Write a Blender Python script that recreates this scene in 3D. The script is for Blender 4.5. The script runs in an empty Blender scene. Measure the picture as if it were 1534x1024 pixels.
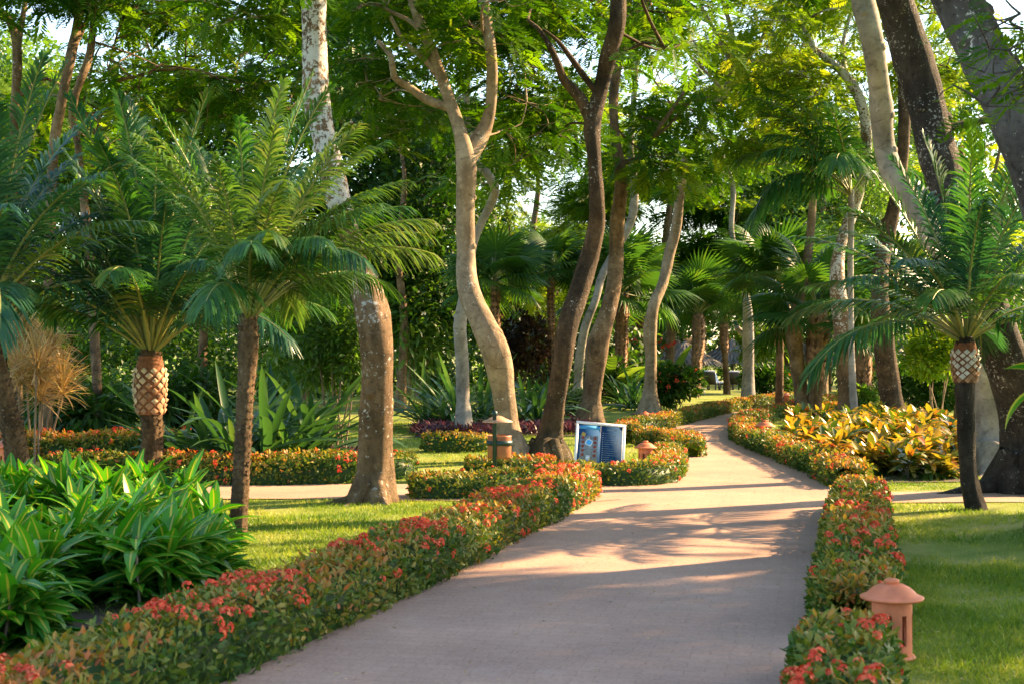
import bpy, math, random
import numpy as np
from mathutils import Vector, noise as mnoise

RNG = np.random.default_rng(11)
random.seed(11)
R = math.radians
SC = bpy.context.scene
COL = SC.collection
F, HZ, CX, CAMH = 2107.0, 525.0, 767.0, 1.7
SUN_AZ, SUN_EL = R(27), R(29)            # azimuth counted from +X towards +Y
S = np.array([math.cos(SUN_AZ) * math.cos(SUN_EL), math.sin(SUN_AZ) * math.cos(SUN_EL), math.sin(SUN_EL)])


# ------------------------------------------------------------------ terrain
def sstep(a, b, x):
    t = np.clip((x - a) / (b - a), 0, 1)
    return t * t * (3 - 2 * t)


def hgt(x, y):
    x = np.asarray(x, float); y = np.asarray(y, float)
    m = 0.34 * sstep(0.1, 3.2, x - (2.75 + (y - 9.5) * 0.25)) * (1 - sstep(12.5, 15.4, y))
    return m - 0.45 * sstep(58, 80, y) + 0.0


def P(px, py, d):
    return np.array([(px - CX) / F * d, d, CAMH + (HZ - py) / F * d])


def G(px, py):
    d = F * CAMH / (py - HZ)
    for _ in range(12):
        p = P(px, py, d)
        d = F * (CAMH - float(hgt(p[0], p[1]))) / (py - HZ)
    p = P(px, py, d)
    p[2] = float(hgt(p[0], p[1]))
    return p


def proj(c):
    return CX + c[0] / c[1] * F, HZ - (c[2] - CAMH) / c[1] * F


# ------------------------------------------------------------------ mesh builder
class MB:
    def __init__(s):
        s.v, s.f, s.n = [], [], 0

    def add(s, v, f, mat=0, var=None):
        v = np.asarray(v, float).reshape(-1, 3); f = np.asarray(f, int)
        m = len(f)
        if m == 0: return
        if var is None: var = np.full(m, 0.5)
        mat = np.full(m, mat, int) if np.isscalar(mat) else np.asarray(mat, int)
        s.v.append(v); s.f.append((f + s.n, mat, np.asarray(var, float))); s.n += len(v)

    def inst(s, tpl, M, T, var=None, mat=None):
        """copies of a leaf template: M (k,3,3) columns = axes, T (k,3)"""
        tv, tf, tm = tpl[:3]
        k, n, m = len(T), len(tv), len(tf)
        if k == 0: return
        v = np.einsum('kij,nj->kni', M, tv) + T[:, None, :]
        f = (tf[None] + (np.arange(k) * n)[:, None, None]).reshape(k * m, tf.shape[1])
        va = np.repeat(np.full(k, 0.5) if var is None else var, m)
        ma = np.tile(tm, k) if mat is None else np.full(k * m, mat)
        s.add(v.reshape(-1, 3), f, ma, va)

    def mesh(s, name, mats, base=(0, 0, 0)):
        me = bpy.data.meshes.new(name)
        v = np.concatenate(s.v) - np.asarray(base, float)
        me.vertices.add(len(v)); me.vertices.foreach_set('co', v.astype(np.float32).ravel())
        loops, starts, mi, va, p = [], [], [], [], 0
        for f, m, w in s.f:
            k = f.shape[1]
            loops.append(f.ravel()); starts.append(p + np.arange(len(f)) * k); p += f.size
            mi.append(m); va.append(w)
        loops = np.concatenate(loops); starts = np.concatenate(starts); mi = np.concatenate(mi); va = np.concatenate(va)
        me.loops.add(len(loops)); me.loops.foreach_set('vertex_index', loops.astype(np.int32))
        me.polygons.add(len(starts)); me.polygons.foreach_set('loop_start', starts.astype(np.int32))
        for m in mats: me.materials.append(m)
        me.polygons.foreach_set('material_index', mi.astype(np.int32))
        a = me.attributes.new('var', 'FLOAT', 'FACE'); a.data.foreach_set('value', va.astype(np.float32))
        me.update(calc_edges=True)
        return me

    def build(s, name, mats, parent=None, base=(0, 0, 0), flat=False):
        if not isinstance(mats, (list, tuple)): mats = [mats]
        me = s.mesh(name, mats, base)
        if flat: me.shade_flat()
        o = bpy.data.objects.new(name, me); COL.objects.link(o)
        if parent is not None: o.parent = parent
        else: o.location = base
        return o


def thing(name, label, cat, loc, group=None):
    o = bpy.data.objects.new(name, None); COL.objects.link(o)
    o.empty_display_size = 0.2
    o.location = loc
    tag(o, label, cat, group)
    return o


def tag(o, label, cat, group=None):
    o['label'] = label; o['category'] = cat
    if group: o['group'] = group
    return o


def dup(root, loc, rotz, label, scale=1.0, group=None):
    r = root.copy(); COL.objects.link(r); r.location = loc; r.rotation_euler = (0, 0, rotz)
    r.scale = (scale,) * 3; r['label'] = label
    if group: r['group'] = group
    for ch in list(root.children):
        c = ch.copy(); COL.objects.link(c); c.parent = r
        for g in ch.children:
            d = g.copy(); COL.objects.link(d); d.parent = c
    return r


def struct(o, kind='structure'):
    o['kind'] = kind
    return o


# ------------------------------------------------------------------ shape helpers
def nrm(a):
    a = np.asarray(a, float)
    return a / np.maximum(np.linalg.norm(a, axis=-1, keepdims=True), 1e-9)


def frames(d, up=None, roll=0.0):
    """axes for leaves: x along d, z close to up"""
    d = nrm(d); k = len(d)
    if up is None: up = np.tile([0, 0, 1.0], (k, 1))
    y = np.cross(up, d)
    bad = np.linalg.norm(y, axis=1) < 1e-3
    y[bad] = [0, 1, 0]
    y = nrm(y); z = np.cross(d, y)
    if np.any(roll):
        r = np.broadcast_to(roll, (k,))[:, None]
        y, z = y * np.cos(r) + z * np.sin(r), z * np.cos(r) - y * np.sin(r)
    return np.stack([d, y, z], axis=2)


def rdir(k, zmin=-1, zmax=1, rng=RNG):
    z = rng.uniform(zmin, zmax, k); a = rng.uniform(0, 2 * math.pi, k)
    r = np.sqrt(np.maximum(0, 1 - z * z))
    return np.stack([r * np.cos(a), r * np.sin(a), z], 1)


def leaf(L=1, W=0.2, seg=4, droop=0.2, fold=0.15, prof='lance', mid=0.0, stalk=0.0):
    """leaf along +X, faces up; mid = share of the half width taken by a midrib strip of material 1"""
    t = np.linspace(0, 1, seg + 1)
    if prof == 'lance': w = np.sin(np.pi * np.clip(t * 0.93 + 0.06, 0, 1)) ** 0.75
    elif prof == 'oval': w = np.sin(np.pi * np.clip(t * 0.9 + 0.08, 0, 1)) ** 0.6
    elif prof == 'strap': w = np.minimum(1, (1 - t) * 3.0) ** 0.7 * (0.65 + 0.35 * t)
    else: w = np.ones_like(t)
    w = np.maximum(w, 0.03) * W / 2
    x = stalk + t * L
    # bend
    ang = droop * t
    xx = stalk + np.concatenate([[0], np.cumsum(np.cos(ang[1:]) * L / seg)])
    zz = -np.concatenate([[0], np.cumsum(np.sin(ang[1:]) * L / seg)])
    rows = []
    if mid > 0: lanes = [-1, -mid, mid, 1]
    else: lanes = [-1, 0, 1]
    v = []
    for i in range(seg + 1):
        for a in lanes:
            v.append([xx[i], a * w[i], zz[i] + abs(a) * w[i] * fold])
    n = len(lanes); f = []; m = []
    for i in range(seg):
        for j in range(n - 1):
            f.append([i * n + j, (i + 1) * n + j, (i + 1) * n + j + 1, i * n + j + 1])
            m.append(1 if (mid > 0 and j == 1) else 0)
    return np.array(v), np.array(f), np.array(m)


def quadleaf(L=1, W=0.4, fold=0.2):
    v = np.array([[0, 0, 0], [L * .45, -W / 2, W * fold], [L, 0, -L * .08], [L * .45, W / 2, W * fold]])
    return v, np.array([[0, 1, 2, 3]]), np.array([0])


def catmull(pts, step):
    p = np.asarray(pts, float)
    p = np.vstack([2 * p[0] - p[1], p, 2 * p[-1] - p[-2]])
    out = []
    for i in range(1, len(p) - 2):
        n = max(2, int(np.linalg.norm(p[i + 1, :3] - p[i, :3]) / step))
        t = np.linspace(0, 1, n, endpoint=False)[:, None]
        a, b, c, d = p[i - 1], p[i], p[i + 1], p[i + 2]
        out.append(0.5 * ((2 * b) + (c - a) * t + (2 * a - 5 * b + 4 * c - d) * t ** 2 + (3 * b - a - 3 * c + d) * t ** 3))
    out.append(p[-2][None])
    return np.vstack(out)


def tube(mb, pr, sides=12, mat=0, rough=0.0, flare=0.0, seed=0.0, cap=True, var=0.5, freq=2.0):
    """pr (n,4): x y z radius"""
    p = pr[:, :3]; r = np.maximum(pr[:, 3], 0.002); n = len(p)
    t = nrm(np.gradient(p, axis=0))
    u = np.cross(t[0], [0.3, 0.9, 0.1]); u = u / np.linalg.norm(u)
    rings = []
    z0 = p[0, 2] + (.35 if flare else 0)
    a = np.arange(sides) / sides * 2 * math.pi
    for i in range(n):
        u = u - t[i] * np.dot(u, t[i]); u /= np.linalg.norm(u)
        w = np.cross(t[i], u)
        rr = np.full(sides, r[i])
        if flare:
            e = math.exp(-max(0, p[i, 2] - z0) / (2.2 * pr[0, 3] + .01))
            rr = rr * (1 + flare * e * (0.55 + 0.45 * np.sin(a * 5 + seed) + .25 * np.sin(a * 3 + 1.7 * seed)))
        ring = p[i] + (np.cos(a)[:, None] * u + np.sin(a)[:, None] * w) * rr[:, None]
        if rough:
            for j in range(sides):
                q = ring[j]
                k = mnoise.noise((q[0] * freq + seed, q[1] * freq, q[2] * freq * .6)) + .5 * mnoise.noise((q[0] * freq * 3 + seed, q[1] * freq * 3, q[2] * freq * 1.5))
                ring[j] = p[i] + (q - p[i]) * (1 + rough * k)
        rings.append(ring)
    v = np.vstack(rings)
    i, j = np.meshgrid(np.arange(n - 1), np.arange(sides), indexing='ij')
    j2 = (j + 1) % sides
    f = np.stack([i * sides + j, i * sides + j2, (i + 1) * sides + j2, (i + 1) * sides + j], -1).reshape(-1, 4)
    mb.add(v, f, mat, np.full(len(f), var))
    if cap:
        c = len(v) - sides
        vv = np.vstack([v[c:], p[-1] + t[-1] * r[-1] * .4])
        mb.add(vv, np.array([[q, (q + 1) % sides, sides] for q in range(sides)]), mat, np.full(sides, var))


def lathe(mb, prof, loc=(0, 0, 0), seg=40, mat=0, M=None):
    prof = np.asarray(prof, float); n = len(prof)
    a = np.arange(seg) / seg * 2 * math.pi
    v = np.stack([prof[:, 0][:, None] * np.cos(a), prof[:, 0][:, None] * np.sin(a), np.repeat(prof[:, 1][:, None], seg, 1)], -1).reshape(-1, 3)
    if M is not None: v = v @ np.asarray(M).T
    i, j = np.meshgrid(np.arange(n - 1), np.arange(seg), indexing='ij'); j2 = (j + 1) % seg
    f = np.stack([i * seg + j, i * seg + j2, (i + 1) * seg + j2, (i + 1) * seg + j], -1).reshape(-1, 4)
    mb.add(v + np.asarray(loc), f, mat)


def box(mb, c, s, mat=0, M=None):
    x, y, z = np.asarray(s, float) / 2
    v = np.array([[-x, -y, -z], [x, -y, -z], [x, y, -z], [-x, y, -z], [-x, -y, z], [x, -y, z], [x, y, z], [-x, y, z]])
    if M is not None: v = v @ np.asarray(M).T
    f = np.array([[3, 2, 1, 0], [4, 5, 6, 7], [0, 1, 5, 4], [1, 2, 6, 5], [2, 3, 7, 6], [3, 0, 4, 7]])
    mb.add(v + np.asarray(c), f, mat)


# ------------------------------------------------------------------ materials
def nt(name):
    m = bpy.data.materials.new(name); m.use_nodes = True
    t = m.node_tree; t.nodes.clear()
    out = t.nodes.new('ShaderNodeOutputMaterial')
    return m, t, out


def N(t, kind, **kw):
    n = t.nodes.new(kind)
    for k, v in kw.items():
        if k in n.inputs: n.inputs[k].default_value = v
        else: setattr(n, k, v)
    return n


def ramp(t, stops, fac=None, interp='LINEAR'):
    r = t.nodes.new('ShaderNodeValToRGB'); r.color_ramp.interpolation = interp
    e = r.color_ramp.elements
    while len(e) < len(stops): e.new(0.5)
    for q, (p, c) in zip(e, stops):
        q.position = p; q.color = tuple(c) + (1,) if len(c) == 3 else c
    if fac is not None: t.links.new(fac, r.inputs[0])
    return r


def leaf_mat(name, stops, trans=0.4, rough=0.45, tint=(1.25, 1.35, 0.55), spec=0.4, amp=.5):
    m, t, out = nt(name)
    at = N(t, 'ShaderNodeAttribute', attribute_name='var')
    tc = N(t, 'ShaderNodeTexCoord'); nz = N(t, 'ShaderNodeTexNoise', Scale=1.3, Detail=2.0)
    t.links.new(tc.outputs['Object'], nz.inputs['Vector'])
    ma = N(t, 'ShaderNodeMath', operation='MULTIPLY_ADD'); ma.inputs[1].default_value = amp; ma.inputs[2].default_value = -amp / 2
    t.links.new(nz.outputs['Fac'], ma.inputs[0])
    ad = N(t, 'ShaderNodeMath', operation='ADD'); t.links.new(at.outputs['Fac'], ad.inputs[0]); t.links.new(ma.outputs[0], ad.inputs[1])
    r = ramp(t, stops, ad.outputs[0])
    b = N(t, 'ShaderNodeBsdfPrincipled', Roughness=rough)
    b.inputs['Specular IOR Level'].default_value = spec
    t.links.new(r.outputs[0], b.inputs['Base Color'])
    mx = N(t, 'ShaderNodeMix', data_type='RGBA', blend_type='MULTIPLY'); mx.inputs[0].default_value = 1
    t.links.new(r.outputs[0], mx.inputs[6]); mx.inputs[7].default_value = tint + (1,)
    tr = N(t, 'ShaderNodeBsdfTranslucent'); t.links.new(mx.outputs[2], tr.inputs[0])
    ms = N(t, 'ShaderNodeMixShader'); ms.inputs[0].default_value = trans
    t.links.new(b.outputs[0], ms.inputs[1]); t.links.new(tr.outputs[0], ms.inputs[2]); t.links.new(ms.outputs[0], out.inputs[0])
    return m


def bark_mat(name, dark, mid, light, spots=(0.7, 0.7, 0.66), spot_amt=0.3, scale=6.0, bump=0.5, moss=0.0, top_spots=None):
    m, t, out = nt(name)
    tc = N(t, 'ShaderNodeTexCoord')
    mp = N(t, 'ShaderNodeMapping'); mp.inputs['Scale'].default_value = (1, 1, 0.35)
    t.links.new(tc.outputs['Object'], mp.inputs[0])
    n1 = N(t, 'ShaderNodeTexNoise', Scale=scale, Detail=8.0, Roughness=0.65); t.links.new(mp.outputs[0], n1.inputs['Vector'])
    n0 = N(t, 'ShaderNodeTexNoise', Scale=1.6, Detail=3.0); t.links.new(tc.outputs['Object'], n0.inputs['Vector'])
    av = N(t, 'ShaderNodeMath', operation='MULTIPLY_ADD'); t.links.new(n0.outputs['Fac'], av.inputs[0]); av.inputs[1].default_value = 0.5
    h = N(t, 'ShaderNodeMath', operation='MULTIPLY'); t.links.new(n1.outputs['Fac'], h.inputs[0]); h.inputs[1].default_value = 0.5
    t.links.new(h.outputs[0], av.inputs[2])
    r = ramp(t, [(0.36, dark), (0.5, mid), (0.64, light)], av.outputs[0])
    mpd = N(t, 'ShaderNodeMapping'); mpd.inputs['Scale'].default_value = (1, 1, 1.5); t.links.new(tc.outputs['Object'], mpd.inputs[0])
    nb = N(t, 'ShaderNodeTexNoise', Scale=scale * 1.15, Detail=9.0, Roughness=0.78, Distortion=.6); t.links.new(mpd.outputs[0], nb.inputs['Vector'])
    rb = ramp(t, [(0.36, (.42, .40, .38)), (0.46, (.9, .9, .9)), (0.56, (1, 1, 1)), (0.68, (1.35, 1.35, 1.35))], nb.outputs['Fac'])
    mb_ = N(t, 'ShaderNodeMix', data_type='RGBA', blend_type='MULTIPLY'); mb_.inputs[0].default_value = 1
    t.links.new(r.outputs[0], mb_.inputs[6]); t.links.new(rb.outputs[0], mb_.inputs[7])
    col = mb_.outputs[2]
    # lichen: blotches
    n2 = N(t, 'ShaderNodeTexNoise', Scale=scale * 2.6, Detail=5.0, Roughness=0.7); t.links.new(tc.outputs['Object'], n2.inputs['Vector'])
    n3 = N(t, 'ShaderNodeTexNoise', Scale=2.3, Detail=2.0); t.links.new(tc.outputs['Object'], n3.inputs['Vector'])
    mm = N(t, 'ShaderNodeMath', operation='MULTIPLY_ADD'); t.links.new(n3.outputs['Fac'], mm.inputs[0]); mm.inputs[1].default_value = 0.45
    t.links.new(n2.outputs['Fac'], mm.inputs[2])
    last = mm.outputs[0]
    if top_spots:
        sx = N(t, 'ShaderNodeSeparateXYZ'); t.links.new(tc.outputs['Object'], sx.inputs[0])
        mr = N(t, 'ShaderNodeMapRange'); mr.inputs[1].default_value = top_spots[0]; mr.inputs[2].default_value = top_spots[1]
        mr.inputs[3].default_value = 0; mr.inputs[4].default_value = top_spots[2]
        t.links.new(sx.outputs[2], mr.inputs[0])
        a2 = N(t, 'ShaderNodeMath', operation='ADD'); t.links.new(last, a2.inputs[0]); t.links.new(mr.outputs[0], a2.inputs[1]); last = a2.outputs[0]
    th = 1.0 - spot_amt
    r2 = ramp(t, [(min(.95, th * 0.78), (0, 0, 0)), (min(.99, th * 0.78 + 0.06), (1, 1, 1))], last)
    mx = N(t, 'ShaderNodeMix', data_type='RGBA'); t.links.new(r2.outputs[0], mx.inputs[0]); t.links.new(col, mx.inputs[6]); mx.inputs[7].default_value = spots + (1,)
    col = mx.outputs[2]
    if moss:
        sx2 = N(t, 'ShaderNodeSeparateXYZ'); t.links.new(tc.outputs['Object'], sx2.inputs[0])
        mr2 = N(t, 'ShaderNodeMapRange'); mr2.inputs[1].default_value = 0.0; mr2.inputs[2].default_value = 0.9; mr2.inputs[3].default_value = moss; mr2.inputs[4].default_value = 0
        t.links.new(sx2.outputs[2], mr2.inputs[0])
        mu = N(t, 'ShaderNodeMath', operation='MULTIPLY'); t.links.new(mr2.outputs[0], mu.inputs[0]); t.links.new(n0.outputs['Fac'], mu.inputs[1])
        m3 = N(t, 'ShaderNodeMix', data_type='RGBA'); t.links.new(mu.outputs[0], m3.inputs[0]); t.links.new(col, m3.inputs[6]); m3.inputs[7].default_value = (.06, .07, .02, 1)
        col = m3.outputs[2]
    b = N(t, 'ShaderNodeBsdfPrincipled', Roughness=0.85); b.inputs['Specular IOR Level'].default_value = 0.25
    t.links.new(col, b.inputs['Base Color'])
    bp = N(t, 'ShaderNodeBump', Strength=bump, Distance=0.07); hs = N(t, 'ShaderNodeMath', operation='ADD'); t.links.new(n1.outputs['Fac'], hs.inputs[0]); t.links.new(nb.outputs['Fac'], hs.inputs[1])
    t.links.new(hs.outputs[0], bp.inputs['Height'])
    t.links.new(bp.outputs[0], b.inputs['Normal']); t.links.new(b.outputs[0], out.inputs[0])
    return m


def plain(name, col, rough=0.6, var=0.12, scale=8.0, metal=0.0, bump=0.0, spec=0.4):
    m, t, out = nt(name)
    tc = N(t, 'ShaderNodeTexCoord'); nz = N(t, 'ShaderNodeTexNoise', Scale=scale, Detail=5.0)
    t.links.new(tc.outputs['Object'], nz.inputs['Vector'])
    c = np.array(col)
    r = ramp(t, [(0.3, tuple(c * (1 - var))), (0.7, tuple(np.minimum(1, c * (1 + var))))], nz.outputs['Fac'])
    b = N(t, 'ShaderNodeBsdfPrincipled', Roughness=rough, Metallic=metal); b.inputs['Specular IOR Level'].default_value = spec
    t.links.new(r.outputs[0], b.inputs['Base Color'])
    if bump:
        bp = N(t, 'ShaderNodeBump', Strength=bump, Distance=0.01); t.links.new(nz.outputs['Fac'], bp.inputs['Height']); t.links.new(bp.outputs[0], b.inputs['Normal'])
    t.links.new(b.outputs[0], out.inputs[0])
    return m


def paving_mat():
    m, t, out = nt('terracotta_paving')
    tc = N(t, 'ShaderNodeTexCoord')
    mp = N(t, 'ShaderNodeMapping'); mp.inputs['Rotation'].default_value = (0, 0, R(12))
    t.links.new(tc.outputs['Object'], mp.inputs[0])
    br = N(t, 'ShaderNodeTexBrick', Scale=1.0); br.offset = 0.5
    br.inputs['Brick Width'].default_value = 0.22; br.inputs['Row Height'].default_value = 0.11
    br.inputs['Mortar Size'].default_value = 0.004; br.inputs['Mortar Smooth'].default_value = 0.5
    br.inputs['Color1'].default_value = (.37, .24, .175, 1); br.inputs['Color2'].default_value = (.395, .258, .19, 1); br.inputs['Mortar'].default_value = (.325, .208, .15, 1)
    nd = N(t, 'ShaderNodeTexNoise', Scale=7.0, Detail=2.0); t.links.new(tc.outputs['Object'], nd.inputs['Vector'])
    mxv = N(t, 'ShaderNodeMix', data_type='RGBA', blend_type='LINEAR_LIGHT'); mxv.inputs[0].default_value = 0.018
    t.links.new(mp.outputs[0], mxv.inputs[6]); t.links.new(nd.outputs['Color'], mxv.inputs[7])
    t.links.new(mxv.outputs[2], br.inputs['Vector'])
    n1 = N(t, 'ShaderNodeTexNoise', Scale=0.55, Detail=6.0, Roughness=0.6); t.links.new(tc.outputs['Object'], n1.inputs['Vector'])
    r1 = ramp(t, [(0.32, (.76, .74, .74)), (0.68, (1.14, 1.12, 1.1))], n1.outputs['Fac'])
    mx = N(t, 'ShaderNodeMix', data_type='RGBA', blend_type='MULTIPLY'); mx.inputs[0].default_value = 1
    t.links.new(br.outputs['Color'], mx.inputs[6]); t.links.new(r1.outputs[0], mx.inputs[7])
    n2 = N(t, 'ShaderNodeTexNoise', Scale=38.0, Detail=6.0, Roughness=0.75); t.links.new(tc.outputs['Object'], n2.inputs['Vector'])
    r2 = ramp(t, [(0.3, (.68, .68, .68)), (0.5, (1, 1, 1)), (0.72, (1.25, 1.25, 1.25))], n2.outputs['Fac'])
    m2 = N(t, 'ShaderNodeMix', data_type='RGBA', blend_type='MULTIPLY'); m2.inputs[0].default_value = 0.8
    t.links.new(mx.outputs[2], m2.inputs[6]); t.links.new(r2.outputs[0], m2.inputs[7])
    # pale worn scuffs
    n3 = N(t, 'ShaderNodeTexNoise', Scale=2.1, Detail=9.0, Roughness=0.72); t.links.new(tc.outputs['Object'], n3.inputs['Vector'])
    r3 = ramp(t, [(0.55, (0, 0, 0)), (0.75, (.4, .4, .4))], n3.outputs['Fac'])
    m3 = N(t, 'ShaderNodeMix', data_type='RGBA'); t.links.new(r3.outputs[0], m3.inputs[0]); t.links.new(m2.outputs[2], m3.inputs[6]); m3.inputs[7].default_value = (.45, .35, .28, 1)
    b = N(t, 'ShaderNodeBsdfPrincipled', Roughness=0.8); b.inputs['Specular IOR Level'].default_value = 0.25
    t.links.new(m3.outputs[2], b.inputs['Base Color'])
    hb = N(t, 'ShaderNodeMath', operation='MULTIPLY_ADD'); t.links.new(n2.outputs['Fac'], hb.inputs[0]); hb.inputs[1].default_value = 0.5
    inv = N(t, 'ShaderNodeMath', operation='SUBTRACT'); inv.inputs[0].default_value = 1; t.links.new(br.outputs['Fac'], inv.inputs[1])
    t.links.new(inv.outputs[0], hb.inputs[2])
    bp = N(t, 'ShaderNodeBump', Strength=0.4, Distance=0.006); t.links.new(hb.outputs[0], bp.inputs['Height'])
    t.links.new(bp.outputs[0], b.inputs['Normal']); t.links.new(b.outputs[0], out.inputs[0])
    return m


def lawn_mat():
    m, t, out = nt('lawn_turf')
    tc = N(t, 'ShaderNodeTexCoord')
    n1 = N(t, 'ShaderNodeTexNoise', Scale=1.1, Detail=7.0, Roughness=0.62); t.links.new(tc.outputs['Object'], n1.inputs['Vector'])
    n2 = N(t, 'ShaderNodeTexNoise', Scale=45.0, Detail=4.0, Roughness=0.8); t.links.new(tc.outputs['Object'], n2.inputs['Vector'])
    av = N(t, 'ShaderNodeMath', operation='MULTIPLY_ADD'); t.links.new(n1.outputs['Fac'], av.inputs[0]); av.inputs[1].default_value = 0.65
    h = N(t, 'ShaderNodeMath', operation='MULTIPLY'); t.links.new(n2.outputs['Fac'], h.inputs[0]); h.inputs[1].default_value = 0.35
    t.links.new(h.outputs[0], av.inputs[2])
    r = ramp(t, [(0.36, (.10, .16, .022)), (0.5, (.21, .265, .04)), (0.6, (.30, .30, .10)), (0.68, (.35, .31, .19))], av.outputs[0])
    b = N(t, 'ShaderNodeBsdfPrincipled', Roughness=0.8); b.inputs['Specular IOR Level'].default_value = 0.15
    t.links.new(r.outputs[0], b.inputs['Base Color'])
    bp = N(t, 'ShaderNodeBump', Strength=0.8, Distance=0.03); t.links.new(n2.outputs['Fac'], bp.inputs['Height'])
    t.links.new(bp.outputs[0], b.inputs['Normal']); t.links.new(b.outputs[0], out.inputs[0])
    return m


M = {}
M['paving'] = paving_mat(); M['lawn'] = lawn_mat()
M['soil'] = plain('dark_soil', (.05, .035, .022), .95, .4, 14, bump=.6)
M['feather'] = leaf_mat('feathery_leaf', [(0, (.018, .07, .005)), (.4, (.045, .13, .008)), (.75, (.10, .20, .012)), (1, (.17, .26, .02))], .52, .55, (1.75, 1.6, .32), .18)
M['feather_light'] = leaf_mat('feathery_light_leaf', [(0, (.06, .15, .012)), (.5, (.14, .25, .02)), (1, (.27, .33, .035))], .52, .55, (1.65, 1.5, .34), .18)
M['broad'] = leaf_mat('broad_leaf', [(0, (.012, .042, .008)), (.5, (.029, .085, .012)), (1, (.08, .15, .024))], .38, .5, (1.6, 1.6, .42), .22)
M['broad_light'] = leaf_mat('broad_light_leaf', [(0, (.04, .10, .015)), (.5, (.09, .18, .025)), (1, (.18, .26, .05))], .45, .4, (1.4, 1.5, .5))
M['palm'] = leaf_mat('palm_leaf', [(0, (.012, .06, .02)), (.45, (.03, .115, .026)), (.8, (.075, .17, .03)), (1, (.16, .2, .05))], .38, .36, (1.6, 1.55, .4), .35)
M['palm_blue'] = leaf_mat('bluish_palm_leaf', [(0, (.012, .065, .04)), (.5, (.03, .11, .055)), (1, (.08, .17, .06))], .35, .34, (1.4, 1.5, .5), .42)
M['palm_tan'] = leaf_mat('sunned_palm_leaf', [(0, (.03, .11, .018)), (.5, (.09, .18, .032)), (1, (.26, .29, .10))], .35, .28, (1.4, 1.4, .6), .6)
M['fan'] = leaf_mat('fan_palm_leaf', [(0, (.015, .06, .018)), (.5, (.035, .105, .025)), (1, (.10, .17, .035))], .42, .45, (1.7, 1.6, .38), .25)
M['rachis'] = plain('palm_stalk', (.20, .22, .06), .5, .2, 10)
M['strap'] = leaf_mat('strap_leaf', [(0, (.02, .07, .03)), (.5, (.045, .12, .045)), (1, (.12, .19, .06))], .3, .3, (1.4, 1.5, .5), .55)
M['croton'] = leaf_mat('croton_leaf', [(0, (.018, .10, .010)), (.5, (.038, .18, .012)), (1, (.09, .27, .02))], .38, .32, (1.4, 1.6, .35), .4)
M['croton_rib'] = leaf_mat('croton_midrib', [(0, (.26, .32, .035)), (.5, (.38, .38, .05)), (1, (.50, .44, .06))], .3, .3, (1.2, 1.2, .5))
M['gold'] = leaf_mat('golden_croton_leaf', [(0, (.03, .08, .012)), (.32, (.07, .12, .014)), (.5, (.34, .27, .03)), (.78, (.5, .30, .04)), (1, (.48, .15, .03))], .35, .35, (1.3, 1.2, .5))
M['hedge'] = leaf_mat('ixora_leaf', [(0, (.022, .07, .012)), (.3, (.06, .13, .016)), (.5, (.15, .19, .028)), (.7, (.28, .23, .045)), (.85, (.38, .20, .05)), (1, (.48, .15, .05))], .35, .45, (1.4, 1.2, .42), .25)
M['blossom'] = leaf_mat('ixora_blossom', [(0, (.58, .04, .018)), (.5, (.74, .10, .045)), (1, (.80, .25, .10))], .25, .6, (1.1, .9, .8), .2)
M['pinkleaf'] = leaf_mat('pinkish_leaf', [(0, (.18, .18, .05)), (.4, (.44, .30, .13)), (.75, (.56, .36, .18)), (1, (.68, .56, .28))], .4, .4, (1.2, 1.1, .7))
M['purple'] = leaf_mat('purple_leaf', [(0, (.03, .018, .025)), (.5, (.07, .03, .04)), (1, (.2, .09, .10))], .3, .4, (1.2, .8, 1.0))
M['maroon'] = leaf_mat('maroon_leaf', [(0, (.02, .015, .01)), (.5, (.05, .028, .016)), (1, (.10, .06, .025))], .3, .4, (1.3, 1, .7))
M['cream'] = leaf_mat('cream_leaf', [(0, (.06, .12, .03)), (.4, (.2, .25, .1)), (1, (.5, .5, .32))], .35, .4, (1.1, 1.1, .8))
M['white_petal'] = leaf_mat('white_petal', [(0, (.6, .58, .5)), (1, (.8, .78, .7))], .3, .5, (1, 1, .9))
M['redbract'] = leaf_mat('red_bract', [(0, (.45, .02, .02)), (1, (.65, .06, .03))], .25, .4, (1.1, .9, .9))
M['bluegrey'] = leaf_mat('grey_blue_leaf', [(0, (.05, .09, .07)), (1, (.16, .22, .17))], .2, .5, (1.1, 1.2, .8))
M['grass'] = leaf_mat('grass_blade', [(0, (.09, .18, .016)), (.5, (.225, .30, .03)), (.85, (.38, .37, .08)), (1, (.46, .40, .18))], .4, .5, (1.3, 1.3, .6), .3, 1.5)
M['bark_lichen'] = bark_mat('bark_lichen', (.07, .042, .019), (.19, .118, .06), (.30, .20, .115), (.60, .58, .54), -.075, 7, .9, .35, (1.6, 4.2, .17))
M['bark_pale'] = bark_mat('bark_pale', (.15, .105, .065), (.29, .215, .14), (.43, .34, .24), (.6, .55, .48), -.11, 6, .45, .3)
M['bark_dark'] = bark_mat('bark_dark', (.022, .016, .01), (.07, .046, .026), (.16, .105, .06), (.4, .37, .32), -.12, 9, .8, .5)
M['bark_brown'] = bark_mat('bark_brown', (.065, .042, .023), (.18, .118, .064), (.30, .212, .128), (.45, .42, .36), -.12, 8, .7, .5)
M['bark_grey'] = bark_mat('bark_grey', (.16, .145, .125), (.27, .245, .21), (.38, .35, .30), (.55, .52, .47), -.2, 4, .3, .25)
M['bark_charcoal'] = bark_mat('bark_charcoal', (.022, .018, .015), (.05, .04, .034), (.10, .085, .07), (.5, .48, .44), -.07, 11, 1.0, .2)
M['bark_slate'] = bark_mat('bark_slate', (.05, .045, .045), (.09, .082, .08), (.16, .15, .145), (.6, .58, .56), -.12, 8, .7)
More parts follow.
